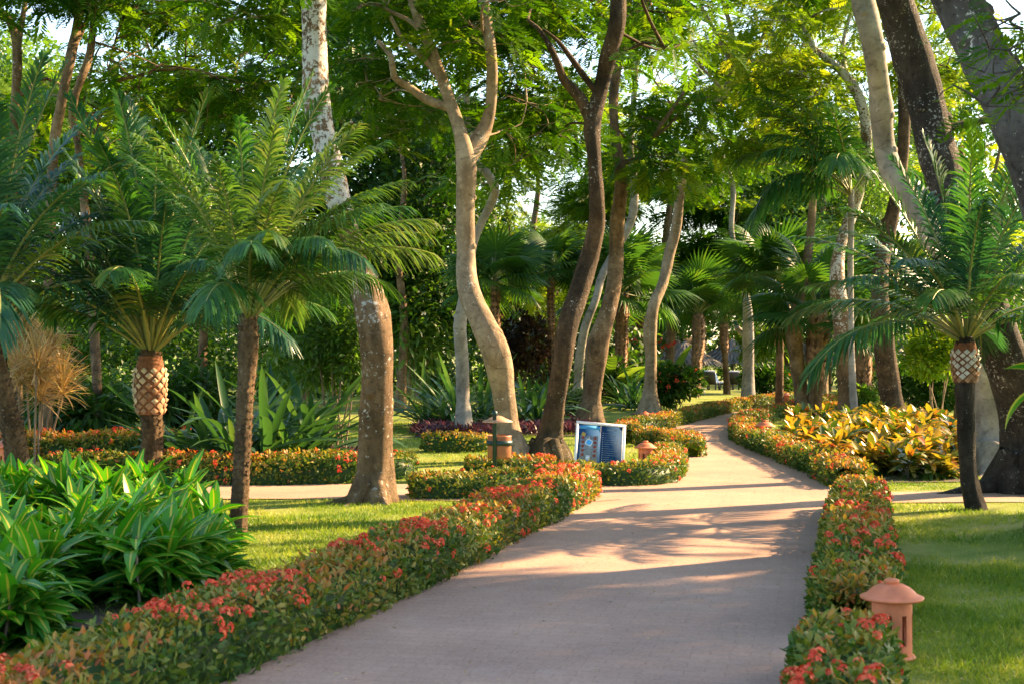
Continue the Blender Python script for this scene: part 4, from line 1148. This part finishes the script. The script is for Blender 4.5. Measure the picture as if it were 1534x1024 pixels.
straps('big clump of grey green strap leaves behind the slim palm on the left lawn', [(270, 705), (310, 710), (350, 712), (395, 712), (435, 708), (465, 700), (330, 695), (410, 697)], 1.75, .08, 36, 91)
straps('dark strap leaved clump behind the slim wavy tree', [(640, 642), (665, 644), (690, 645), (720, 640), (665, 636)], 1.6, .07, 44, 92, droop=(.3, 1.5))
straps('bright strap leaved clump between the forked and the dark leaning trunk', [(785, 640), (805, 642), (825, 636), (790, 632)], 1.5, .08, 40, 93)
straps('blue green strap leaved clump left of the slender grey tree', [(935, 612), (948, 614), (958, 610)], 1.5, .09, 34, 94)
straps('grey blue spiky agave behind the golden croton bed', [(1372, 612), (1385, 613)], 1.3, .06, 60, 95, mat='bluegrey', name='agave', droop=(.1, .6))


def dracaena(label, stems, L, seed, mat='pinkleaf', top=1.0):
    rng = np.random.default_rng(seed)
    d = 22.0; b = P(60, HZ + F * CAMH / d, d)
    t = thing('dracaena', label, 'shrub', b)
    lv = MB()
    tp = [leaf(1, .045, 4, q, .3, 'strap') for q in (.1, .3, .55)]
    for (x, y, xb) in stems:
        dd = d + rng.normal(0, .4); c = P(x, y, dd); g = P(xb, HZ + F * CAMH / dd, dd)
        st = MB(); tube(st, catmull(np.array([[*g, .02], [*((g + c) / 2 + rng.normal(0, .03, 3)), .016], [*c, .014]]), .2), 6); st.build('cane', M['wood'], t, b)
        for z in (0, .12, .25):
            rosette(lv, c + np.array([0, 0, z]), 52, L, tp, rng, (-.35, 1.5), .01, (.55, .25))
    lv.build('foliage', M[mat], t, b)


dracaena('pinkish spiky dracaena on bare canes behind the leaning edge palm', [(30, 575, 38), (55, 560, 52), (85, 575, 66), (72, 530, 60), (40, 520, 48), (15, 545, 30), (95, 590, 72), (60, 600, 58)], .55, 101)


def bush(label, px, py, wpx, hpx, lmat, lsize, k, seed, flowers=None, name='bush', stems=False, cat='bush', tpl=None, bare=0.0, group=None, depth=None, shape=.75):
    """rounded leafy bush; px,py its foot in the photo, wpx/hpx its size there"""
    rng = np.random.default_rng(seed)
    b = G(px, py) if depth is None else P(px, py, depth)
    b[2] = float(hgt(b[0], b[1])); d = b[1]
    w = wpx / F * d; h = hpx / F * d
    t = thing(name, label, cat, b, group)
    lv = MB(); z0 = h * bare
    nb = 14
    cs = rdir(nb, -.6, .9, rng) * np.array([w * .28, w * .28, (h - z0) * .27]) + np.array([0, 0, z0 + (h - z0) * .52])
    tp = tpl or [leaf(1, .42, 2, .4, .25, 'oval')]
    kk = k // nb
    for c in cs:
        r = np.array([w * .24, w * .24, (h - z0) * .25])
        dr = rdir(kk, rng=rng)
        pos = c + dr * r * (rng.uniform(.35, 1, kk) ** .4)[:, None] + b
        pos[:, 2] = np.maximum(pos[:, 2], b[2] + .02)
        dd = dr + rdir(kk, rng=rng) * .7; dd[:, 2] += .3
        v = np.clip(rng.normal(.42, .12) + rng.normal(0, .17, kk), 0, 1)
        wh = rng.integers(0, len(tp), kk)
        Fm = frames(dd, roll=rng.normal(0, .5, kk)) * (lsize * rng.uniform(.6, 1.25, kk))[:, None, None]
        for q in range(len(tp)): lv.inst(tp[q], Fm[wh == q], pos[wh == q], v[wh == q])
    lv.build('foliage', M[lmat], t, b)
    st = MB()
    for i in range(7 if stems else 5):
        e = cs[i] + b; f0 = b + np.array([rng.normal(0, w * .06), rng.normal(0, w * .06), -.05])
        tube(st, catmull(np.array([[*f0, .018], [*(f0 + (e - f0) * .5 + rng.normal(0, .04, 3)), .014], [*e, .007]]), .2), 6)
    st.build('stems', M['wood'], t, b)
    if flowers:
        fm, nfl, fs = flowers
        mf = MB()
        for _ in range(nfl):
            c = cs[rng.integers(0, nb)] + rdir(1, -.1, 1, rng)[0] * np.array([w * .25, w * .25, h * .24]) + b
            dd = nrm(rdir(12, -.2, 1, rng))
            mf.inst(quadleaf(1, .7, .1), frames(np.cross(dd, rdir(12, rng=rng)), up=dd) * fs, c + dd * fs * .6, rng.random(12))
        mf.build('blossoms', M[fm], t, b)
    return t


LONG = [leaf(1, .28, 3, .6, .25, 'lance'), leaf(1, .25, 3, 1.0, .25, 'lance')]
bush('light leafy shrub on thin bare canes, just left of the lichen tree', 502, 690, 130, 250, 'broad_light', .11, 5200, 111, bare=.32, stems=True, name='cane_shrub', cat='shrub')
bush('plumeria with bright pointed leaves between the lichen tree and the forked tree', 612, 612, 150, 190, 'broad_light', .38, 1500, 112, ('white_petal', 10, .07), name='plumeria', cat='shrub', tpl=LONG, bare=.15, stems=True)
bush('second plumeria with white blossom behind the slim palm crown', 455, 640, 170, 240, 'broad_light', .34, 2200, 113, ('white_petal', 12, .08), name='plumeria', cat='shrub', tpl=LONG, bare=.1)
bush('low shaded broad leaved bush between dracaena and first bulb palm', 120, 668, 150, 95, 'broad', .3, 1100, 114, tpl=LONG)
bush('shady green bush filling the gap right of the bulb palm trunk', 290, 668, 120, 130, 'broad', .28, 1300, 115, tpl=LONG)
bush('ferny green bush under the plumeria beside the lichen tree', 640, 608, 90, 80, 'broad_light', .42, 700, 116, tpl=[leaf(1, .16, 4, 1.2, .2, 'lance')])
bush('small cream variegated bush between the dark leaning tree and the bent brown tree', 862, 634, 52, 52, 'cream', .14, 1800, 117)
bush('glossy bush dotted with pink flowers right of the slender grey tree', 1012, 617, 95, 72, 'broad', .17, 3200, 118, ('blossom', 26, .07))
bush('rounded dark bush by the knobbed grey trunk', 1150, 600, 86, 52, 'broad', .2, 3000, 119, ('blossom', 6, .07))
bush('dark maroon leaved bush in the shade behind the forked tree', 778, 606, 110, 150, 'maroon', .22, 2600, 120, bare=.1)
bush('light airy frangipani behind the knobbed grey trunk', 1150, 588, 100, 110, 'broad_light', .4, 1300, 121, ('white_petal', 20, .09), name='frangipani', cat='shrub', tpl=LONG, bare=.3, stems=True)
bush('lime yellow little tree glowing left of the diamond bulb palm', 1408, 640, 110, 165, 'feather_light', .16, 3200, 122, name='lime_shrub', cat='shrub', bare=.35, stems=True)
bush('dark green bush under the lime yellow shrub', 1410, 622, 110, 72, 'broad', .2, 2200, 123)
bush('bluish bush behind the mossy trunk foot', 1350, 612, 60, 60, 'broad', .2, 1500, 124)
bush('small cut back bush between the speckled trunk and the hairy palm', 1298, 640, 34, 64, 'broad_light', .16, 500, 125)
bush('tall leafy bush behind the map sign, beyond the lawn', 905, 606, 90, 70, 'broad', .22, 2000, 126)


def bigleaf(label, px, py, d, hpx, k, L, W, seed, mat='broad_light', name='banana_plant', bract=0, el=(.7, 1.45)):
    rng = np.random.default_rng(seed)
    b = P(px, py, d); b[2] = float(hgt(b[0], b[1]))
    t = thing(name, label, 'plant', b)
    mb = MB(); tp = [leaf(1, W, 7, q, .25, 'oval', stalk=.35) for q in (.5, .9, 1.3)]
    rosette(mb, b + np.array([0, 0, .05]), k, L, tp, rng, el, .12, (.55, .2), (.7, 1.1))
    mb.build('leaves', M[mat], t, b)
    if bract:
        mf = MB()
        for i in range(bract):
            c = b + np.array([rng.normal(0, .35), rng.normal(0, .2), L * rng.uniform(.95, 1.35)])
            rosette(mf, c, 8, .22, [leaf(1, .3, 3, .2, .3, 'lance')], rng, (.5, 1.4), .02)
        mf.build('bracts', M['redbract'], t, b)
    return t


bigleaf('banana like plant with broad bright leaves behind the dark leaning tree', 905, 606, 44, 90, 16, 1.5, .3, 131)
bigleaf('heliconia clump with red flower spikes right of the booted palm', 945, 595, 50, 80, 26, 1.5, .26, 132, bract=3, name='heliconia')
bigleaf('heliconia clump with red flower spikes right of the slender grey tree', 1000, 592, 52, 80, 26, 1.5, .26, 133, bract=4, name='heliconia')


def variegated():
    rng = np.random.default_rng(141)
    b = np.array([3.72, 9.6, float(hgt(3.72, 9.6))])
    t = thing('variegated_plant', 'broad leaves edged in yellow poking in at the right edge', 'plant', b)
    mb, st = MB(), MB()
    tp = [leaf(1, .36, 7, .7, .25, 'oval', mid=.55), leaf(1, .34, 7, 1.0, .25, 'oval', mid=.55)]
    for i, (px, py, ang, L) in enumerate([(1548, 585, 2.65, .34), (1560, 600, 3.3, .30), (1570, 560, 2.2, .36), (1572, 745, 3.0, .22), (1585, 690, 3.4, .3), (1600, 620, .4, .4), (1620, 680, -.5, .4)]):
        c = P(px, py, 9.5 + rng.normal(0, .1))
        dv = np.array([[math.cos(ang), rng.normal(-.3, .2), -.55 if i in (0, 1, 3, 4) else .3]])
        Fm = frames(dv, roll=np.array([rng.normal(0.6, .3)])) * L
        mb.inst(tp[i % 2], Fm, c[None], np.array([.5]))
        tube(st, catmull(np.array([[*b, .014], [b[0] + (c[0] - b[0]) * .3, b[1], b[2] + (c[2] - b[2]) * .6, .01], [*c, .006]]), .1), 6)
    mb.build('leaves', [M['croton_rib'], M['croton']], t, b); st.build('stalks', M['rachis'], t, b)


variegated()


def groundcover(name, label, pix, n, L, mat, seed, tpl):
    rng = np.random.default_rng(seed)
    poly = [G(*q)[:2] for q in pix]; A = np.array(poly); lo, hi = A.min(0), A.max(0)
    mb = MB(); k = 0
    while k < n:
        q = rng.uniform(lo, hi)
        if not inpoly(q[0], q[1], poly): continue
        rosette(mb, np.array([q[0], q[1], rng.uniform(.03, .16)]), 7, L, tpl, rng, (.1, 1.3), .02, (.45, .25)); k += 1
    o = mb.build(name, M[mat]); struct(o, 'stuff'); tag(o, label, 'ground cover')


SPK = [leaf(1, .2, 3, .5, .3, 'lance')]
groundcover('ground_cover', 'band of purple ground cover plants behind the forked trunk', [(618, 652), (640, 657), (890, 650), (900, 640), (890, 634), (640, 638)], 1100, .2, 'purple', 151, SPK)
groundcover('ground_cover', 'dark low ground cover behind the long red tipped hedge', [(400, 700), (560, 704), (560, 692), (400, 690)], 420, .18, 'purple', 152, SPK)
sheet('planting_bed', [(620, 655), (890, 652), (900, 632), (640, 634)], M['soil'], .012)
sheet('planting_bed', [(-160, 975), (0, 975), (200, 925), (320, 870), (340, 830), (300, 785), (-160, 775)], M['soil'], .012)
sheet('planting_bed', [(1190, 688), (1260, 724), (1440, 722), (1450, 690), (1420, 650), (1240, 640), (1180, 648)], M['soil'], .012)
sheet('planting_bed', [(245, 716), (480, 714), (480, 694), (250, 690)], M['soil'], .012)


# ------------------------------------------------------------------ grass blades
def grass():
    rng = np.random.default_rng(161)
    PP = [G(*q)[:2] for q in PATH_L + PATH_R]
    sp = [[G(*q)[:2] for q in z] for z in ([(200, 747), (610, 750), (930, 748), (960, 729), (540, 724), (200, 728)], [(1246, 754), (1600, 752), (1600, 735), (1240, 733)])]
    A = []
    for (x0, x1, y0, y1, n) in ((1.3, 6.5, 6.2, 11, 150000), (2.2, 9.0, 11, 19.5, 80000), (-5.5, 1.2, 9.0, 16.3, 110000), (-7, 3.5, 18, 34, 70000), (3, 9, 17, 34, 20000)):
        A.append(np.stack([rng.uniform(x0, x1, n), rng.uniform(y0, y1, n)], 1))
    A = np.vstack(A)
    # vectorised point in polygon
    def vin(poly):
        x, y = A[:, 0], A[:, 1]; c = np.zeros(len(A), bool); j = len(poly) - 1
        for i in range(len(poly)):
            xi, yi = poly[i]; xj, yj = poly[j]
            if yi != yj:
                c ^= ((yi > y) != (yj > y)) & (x < (xj - xi) * (y - yi) / (yj - yi) + xi)
            j = i
        return c
    bad = vin(PP)
    for q in sp: bad |= vin(q)
    A = A[~bad]
    k = len(A)
    cl_ = np.array([mnoise.noise((q[0] * .9, q[1] * .7, 3.0)) + .6 * mnoise.noise((q[0] * 2.6, q[1] * 2.2, 9.0)) for q in A])
    kp = rng.random(k) > np.clip((cl_ - .12) * 3.0, 0, .88)
    A = A[kp]; cl_ = cl_[kp]; k = len(A)
    pos = np.column_stack([A, hgt(A[:, 0], A[:, 1]) - .006])
    d = rdir(k, .45, 1, rng)
    pn = np.sin(A[:, 0] * 1.7 + np.sin(A[:, 1] * 1.3) * 1.5) * np.sin(A[:, 1] * 1.1 + .7 * A[:, 0])
    sz = (.036 + .012 * pn - .016 * np.clip(cl_, -.6, .6)) * rng.uniform(.5, 1.4, k) * (1 + np.clip(A[:, 1] - 14, 0, 20) * .03)
    v = np.clip(rng.normal(.40, .18, k) + .12 * pn + .5 * cl_, 0, 1)
    tpl = (np.array([[0, -.07, 0], [0, .07, 0], [.6, .05, -.03], [1, 0, -.12], [.6, -.05, -.03]]), np.array([[0, 1, 2, 4]]), np.array([0]))
    tpl = (np.array([[0, -.09, 0], [0, .09, 0], [1, .015, -.12], [1, -.015, -.12]]), np.array([[0, 1, 2, 3]]), np.array([0]))
    mb = MB(); mb.inst(tpl, frames(d, roll=rng.uniform(-3, 3, k)) * sz[:, None, None], pos, v)
    o = mb.build('grass', M['grass']); struct(o, 'stuff'); tag(o, 'short mown grass blades on the lawns', 'grass')


grass()


def litter():
    rng = np.random.default_rng(171); k = 800
    A = np.stack([rng.uniform(-1.5, 3.5, k), rng.uniform(6.5, 24, k)], 1)
    mb = MB()
    mb.inst(quadleaf(1, .4, .15), frames(np.column_stack([rng.normal(0, 1, k), rng.normal(0, 1, k), rng.normal(0, .08, k)]), roll=rng.normal(0, .2, k)) * rng.uniform(.012, .04, k)[:, None, None],
            np.column_stack([A, np.full(k, .012)]), rng.random(k))
    o = mb.build('leaf_litter', M['pinkleaf']); struct(o, 'stuff'); tag(o, 'tiny dry leaves scattered over the paving', 'leaf litter')


litter()


# ------------------------------------------------------------------ lanterns, bin, sign, parasols, loungers
def lantern_proto(label, loc):
    t = thing('garden_lantern', label, 'lantern', loc, 'terracotta path lanterns')
    # pierced body: wall with slots
    seg, z = 48, [0.0, .03, .09, .27, .33, .36]
    r = .118
    mb = MB(); a = np.arange(seg) / seg * 2 * math.pi
    for (rad, flip) in ((r, 0), (r - .014, 1)):
        v = np.array([[rad * math.cos(q) * (1.0 + .03 * (zz < .01)), rad * math.sin(q), zz] for zz in z for q in a])
        f = []
        for i in range(len(z) - 1):
            for j in range(seg):
                if i == 2 and j % 6 in (2, 3): continue
                w = [i * seg + j, i * seg + (j + 1) % seg, (i + 1) * seg + (j + 1) % seg, (i + 1) * seg + j]
                f.append(w[::-1] if flip else w)
        mb.add(v, np.array(f))
    # slot reveals
    for j in range(seg):
        if j % 6 == 2:
            a0, a1 = a[j], a[(j + 2) % seg]
            p = lambda an, rad, zz: [rad * math.cos(an), rad * math.sin(an), zz]
            q = [p(a0, r, .09), p(a0, r, .27), p(a0, r - .014, .27), p(a0, r - .014, .09), p(a1, r, .09), p(a1, r, .27), p(a1, r - .014, .27), p(a1, r - .014, .09)]
            mb.add(np.array(q), np.array([[0, 3, 2, 1], [4, 5, 6, 7], [0, 4, 7, 3], [1, 2, 6, 5]]))
    mb.build('body', M['terracotta'], t)
    ft = MB(); lathe(ft, [(.116, 0), (.136, 0), (.138, .012), (.132, .022), (.118, .024)]); ft.build('foot', M['terracotta'], t)
    cp = MB()
    lathe(cp, [(.0, .345), (.10, .345), (.176, .352), (.186, .360), (.186, .368), (.176, .373), (.150, .382), (.132, .402), (.105, .424), (.07, .440), (.042, .446), (0, .447)], seg=56)
    o = cp.build('cap', M['terracotta'], t)
    kb = MB(); lathe(kb, [(.039, .444), (.040, .450), (.044, .456), (.044, .466), (.036, .472), (0, .474)], seg=32); kb.build('knob', M['terracotta'], o)
    co = MB(); lathe(co, [(0, .01), (.05, .01), (.05, .12), (.03, .2), (0, .2)]); co.build('lamp_holder', M['lantern_dark'], t)
    return t


g0 = G(1336, 985)
L0 = lantern_proto('big terracotta lantern with a domed cap, nearest, in the lower right', g0); L0.scale = (.93,) * 3
for px, py, lab, sc in [(967, 703, 'terracotta lantern standing just right of the map sign', .88), (1146, 668, 'terracotta lantern inside the curved hedge right of the path', 1.0),
                        (966, 641, 'terracotta lantern half sunk in the sunlit winding hedge behind the map sign', .8), (1178, 604, 'tiny terracotta lantern far along the path, near the round bush', .75),
                        (14, 718, 'terracotta lantern cut by the left edge, behind the croton bed', 1.2)]:
    dup(L0, G(px, py), random.uniform(0, 1), lab, sc)


def litter_bin():
    g = G(741, 716); d = g[1]; s = d / F
    t = thing('litter_bin', 'clay litter bin hung in a green ring on a post, tan hat lid above', 'litter bin', g)
    zz = lambda py: CAMH + (HZ - py) * s
    mb = MB(); r = .028
    lathe(mb, [(0, -.05), (r, -.05), (r, zz(622)), (r * 1.25, zz(620)), (r * 1.2, zz(616)), (0, zz(614))], seg=14); mb.build('post', M['green_metal'], t)
    c = (7 * s, .17)
    mb = MB(); lathe(mb, [(.0, zz(687)), (.145, zz(687)), (.158, zz(684)), (.163, zz(660)), (.160, zz(655)), (.165, zz(653)), (.150, zz(652)), (.148, zz(665)), (.14, zz(683)), (0, zz(684))], (c[0], c[1], 0)); mb.build('pot', M['copper_clay'], t)
    mb = MB(); lathe(mb, [(.166, zz(667)), (.178, zz(667)), (.178, zz(660)), (.166, zz(660)), (.166, zz(667))], (c[0], c[1], 0))
    box(mb, (c[0] * .3, .012, zz(663.5)), (.06, .04, .05)); mb.build('ring_band', M['green_metal'], t)
    mb = MB(); lathe(mb, [(0, zz(631)), (.15, zz(632)), (.205, zz(632.5)), (.205, zz(631)), (.12, zz(627)), (.06, zz(623.5)), (0, zz(622))], (c[0] * .6, .12, 0))
    lid = mb.build('lid', M['clay_hat'], t)
    mb = MB(); tube(mb, np.array([[0, 0, zz(618), .012], [.03, .06, zz(617), .012], [c[0] * .6, .12, zz(622), .012]]), 8); mb.build('lid_arm', M['green_metal'], lid)


litter_bin()


def map_sign():
    g = G(898, 712); d = g[1]; s = d / F
    t = thing('map_sign', 'white framed tilted garden map board, navy with a list, by the path corner', 'sign', g)
    W, H = 75 * s, .80
    tilt, roll = R(-24), R(5)
    ct, st_ = math.cos(tilt), math.sin(tilt); cr, sr = math.cos(roll), math.sin(roll)
    Rx = np.array([[1, 0, 0], [0, ct, -st_], [0, st_, ct]]); Ry = np.array([[cr, 0, sr], [0, 1, 0], [-sr, 0, cr]])
    Mx = Ry @ Rx
    zc = CAMH + (HZ - 635) * s - H * .5 * ct
    C = np.array([0, 0, zc])
    L = lambda x, y, z: Mx @ np.array([x, y, z]) + C        # x right, z up in the board, -y towards the reader
    def bx(mb, x, z, w, h, y=-.03, th=.003, mat=0): box(mb, L(x, y, z), (w, th, h), mat, Mx)
    mb = MB(); bx(mb, 0, 0, W, H, 0, .05); o = mb.build('board', M['white'], t)
    mb = MB(); fw = .036
    for (x, z, w, h) in ((0, H / 2 - fw / 2, W, fw), (0, -H / 2 + fw / 2, W, fw), (-W / 2 + fw / 2, 0, fw, H - 2 * fw), (W / 2 - fw / 2, 0, fw, H - 2 * fw)): bx(mb, x, z, w, h, -.034, .018)
    mb.build('frame', M['white'], t)
    iw, ih = W - 2 * fw, H - 2 * fw; x0 = -iw / 2; zt = ih / 2
    mb = MB()
    bx(mb, x0 + iw * .25, 0, iw * .5, ih, -.027, .004, 0); bx(mb, x0 + iw * .75, 0, iw * .5 - .006, ih, -.027, .004, 1)
    bx(mb, x0 + iw * .25, zt - ih * .06, iw * .48, ih * .07, -.0305, .002, 2)
    # plan: pale grounds, pool, roofs
    def disc(x, z, r, mat, y=-.0325, n=14, sq=1.0):
        a = np.linspace(0, 2 * math.pi, n, endpoint=False)
        rr = r * (1 + .12 * np.sin(a * 4))
        v = np.array([L(x + math.cos(q) * e, y, z + math.sin(q) * e * sq) for q, e in zip(a, rr)] + [L(x, y - .001, z)])
        mb.add(v, np.array([[i, n, (i + 1) % n] for i in range(n)]), mat)
    disc(x0 + iw * .25, zt - ih * .90, iw * .20, 7, -.0305, 20, .8)
    bx(mb, x0 + iw * .25, zt - ih * .47, iw * .40, ih * .50, -.0305, .002, 7)
    disc(x0 + iw * .25, zt - ih * .36, iw * .085, 4, -.034); disc(x0 + iw * .25, zt - ih * .36, iw * .062, 3, -.036)
    for k in range(5):
        for sgn in (-1, 1):
            disc(x0 + iw * (.25 + sgn * .135), zt - ih * (.27 + .085 * k), iw * .036, 5, -.035, 8)
    disc(x0 + iw * .12, zt - ih * .20, iw * .05, 6, -.034)
    bx(mb, x0 + iw * .24, zt - ih * .66, iw * .09, ih * .09, -.033, .002, 4); bx(mb, x0 + iw * .24, zt - ih * .75, iw * .05, ih * .10, -.033, .002, 3)
    for sgn in (-1, 1): disc(x0 + iw * (.25 + sgn * .13), zt - ih * .78, iw * .075, 6, -.0335, 10, 1.1)
    for k in range(6): bx(mb, x0 + iw * (.12 + .05 * k), zt - ih * .94, iw * .03, ih * .035, -.034, .002, 4 if k % 2 else 5)
    # list: heading and rows with bullet squares, too small to read
    bx(mb, x0 + iw * .75, zt - ih * .075, iw * .22, ih * .018, -.0305, .002, 8)
    rr = random.Random(5)
    for k in range(19):
        z = zt - ih * (.15 + .043 * k)
        bx(mb, x0 + iw * .555, z, iw * .014, ih * .012, -.0305, .002, 4)
        bx(mb, x0 + iw * (.585 + .5 * (w_ := rr.uniform(.12, .32))), z, iw * w_, ih * .007, -.0305, .002, 8)
    mb.build('map_print', [M['navy'], M['navy_deep'], M['sky_print'], M['pool_print'], M['white_print'], M['roof_print'], M['ochre_print'], M['grey_print'], M['grey_print']], o)
    for sx in (-1, 1):
        mb = MB(); p = L(sx * W * .36, .05, -H * .12)
        tube(mb, np.array([[p[0], p[1] + .02, -.05, .025], [p[0], p[1] + .02, p[2] * .5, .025], [*p, .025]]), 10); mb.build('leg', M['white'], t)


map_sign()


def palapa(label, px, py, d, R0, Hh, seed):
    rng = np.random.default_rng(seed)
    b = P(px, 560, d); b[2] = float(hgt(b[0], b[1]))
    t = thing('thatched_parasol', label, 'parasol', b, 'thatched parasols by the pool')
    zt = Hh
    mb = MB(); tube(mb, np.array([[0, 0, -.1, .07], [0, 0, zt * .5, .065], [0, 0, zt - .1, .06]]), 10); mb.build('pole', M['wood'], t)
    mb = MB(); he = R0 * .62
    lathe(mb, [(R0 * .93, zt - he), (R0 * .5, zt - he * .5), (.04, zt - .02), (0, zt)], seg=28)
    for layer in range(7):
        q = .12 + .84 * layer / 6; k = int(70 + 170 * q)
        a = rng.uniform(0, 2 * math.pi, k)
        rr = R0 * q; pos = np.stack([np.cos(a) * rr * .8, np.sin(a) * rr * .8, np.full(k, zt - he * q * .8 + .03)], 1)
        dd = np.stack([np.cos(a), np.sin(a), np.full(k, -.72)], 1) + rng.normal(0, .12, (k, 3))
        mb.inst(quadleaf(1, .12, .1), frames(dd, roll=rng.normal(0, .3, k)) * (R0 * rng.uniform(.25, .42, k))[:, None, None], pos, np.clip(rng.normal(.5, .25, k), 0, 1))
    mb.build('thatch', M['thatch'], t)
    return t


palapa('grey thatched parasol left of the shaggy headed fan palm', 1026, 0, 72, 1.9, 2.5, 1)
palapa('grey thatched parasol right of the shaggy headed fan palm, partly behind the thin palm', 1098, 0, 76, 2.1, 2.75, 2)
palapa('tall thatched parasol showing as a pale peak left, behind the slender grey tree', 996, 0, 88, 2.8, 4.0, 3)
palapa('wide thatched shelter seen between twisted trunk and speckled trunk', 1244, 0, 60, 2.3, 2.7, 4)
palapa('little thatched parasol behind the mossy trunk on the right', 1352, 0, 58, 1.5, 2.3, 5)


def lounger(label, px, d, rot, seed):
    b = P(px, 560, d); b[2] = float(hgt(b[0], b[1]))
    t = thing('sun_lounger', label, 'sun lounger', b, 'sun loungers under the parasols'); t.rotation_euler = (0, 0, rot)
    mb = MB(); box(mb, (0, 0, .32), (.65, 1.35, .06)); mb.build('frame', M['lounger_frame'], t)
    for sx in (-1, 1):
        for sy in (-1, 1):
            mb = MB(); box(mb, (sx * .28, sy * .58, .145), (.05, .05, .29)); mb.build('leg', M['lounger_frame'], t)
    a = R(50); Mx = np.array([[1, 0, 0], [0, math.cos(a), -math.sin(a)], [0, math.sin(a), math.cos(a)]])
    mb = MB(); box(mb, (0, .90, .62), (.65, .72, .06), 0, Mx); mb.build('backrest', M['lounger_frame'], t)
    mb = MB(); box(mb, (0, 0, .39), (.60, 1.3, .07)); box(mb, (0, .87, .69), (.6, .68, .06), 0, Mx); mb.build('cushion', M['cushion'], t)
    return t


lounger('pale cushioned sun lounger under the parasol right of the shaggy headed palm', 1066, 68, 2.85, 1)
lounger('sun lounger turned away, left of the thin far palm', 1078, 70, .35, 2)
lounger('sun lounger just right of the thin far palm', 1098, 69, 3.0, 3)

# ------------------------------------------------------------------ sky, sun, camera
w = bpy.data.worlds.new('World'); SC.world = w; w.use_nodes = True
t = w.node_tree; bg = t.nodes['Background']
sky = t.nodes.new('ShaderNodeTexSky'); sky.sky_type = 'NISHITA'; sky.sun_disc = False
sky.sun_elevation = SUN_EL; sky.sun_rotation = R(90) - SUN_AZ
sky.air_density = 1.2; sky.dust_density = 1.0; sky.ozone_density = 1.0
t.links.new(sky.outputs[0], bg.inputs[0]); bg.inputs[1].default_value = 0.095
sl = bpy.data.lights.new('sun', 'SUN'); sl.energy = 5.0; sl.angle = R(0.6); sl.color = (1, .67, .35)
so = bpy.data.objects.new('sun', sl); COL.objects.link(so)
so.rotation_euler = Vector(S).to_track_quat('Z', 'Y').to_euler()
so.location = (30, 20, 30)

cd = bpy.data.cameras.new('camera'); cam = bpy.data.objects.new('camera', cd); COL.objects.link(cam)
cam.location = (0, 0, CAMH); cam.rotation_euler = (R(90), 0, 0)
cd.sensor_width = 36; cd.lens = 36 * F / 1534; cd.shift_y = (HZ - 512) / 1534
cd.clip_start = .1; cd.clip_end = 3000
cd.dof.use_dof = True; cd.dof.focus_distance = 24; cd.dof.aperture_fstop = 5.0
SC.camera = cam

SC.view_settings.view_transform = 'Standard'; SC.view_settings.look = 'None'
SC.view_settings.exposure = 2.35; SC.view_settings.gamma = 1
SC.render.engine = 'CYCLES'
cy = SC.cycles
cy.max_bounces = 6; cy.diffuse_bounces = 4; cy.glossy_bounces = 2; cy.transmission_bounces = 4; cy.transparent_max_bounces = 4
cy.caustics_reflective = False; cy.caustics_refractive = False
cy.sample_clamp_indirect = 6
cy.use_denoising = True
try:
    cy.denoiser = 'OPENIMAGEDENOISE'
except Exception:
    pass
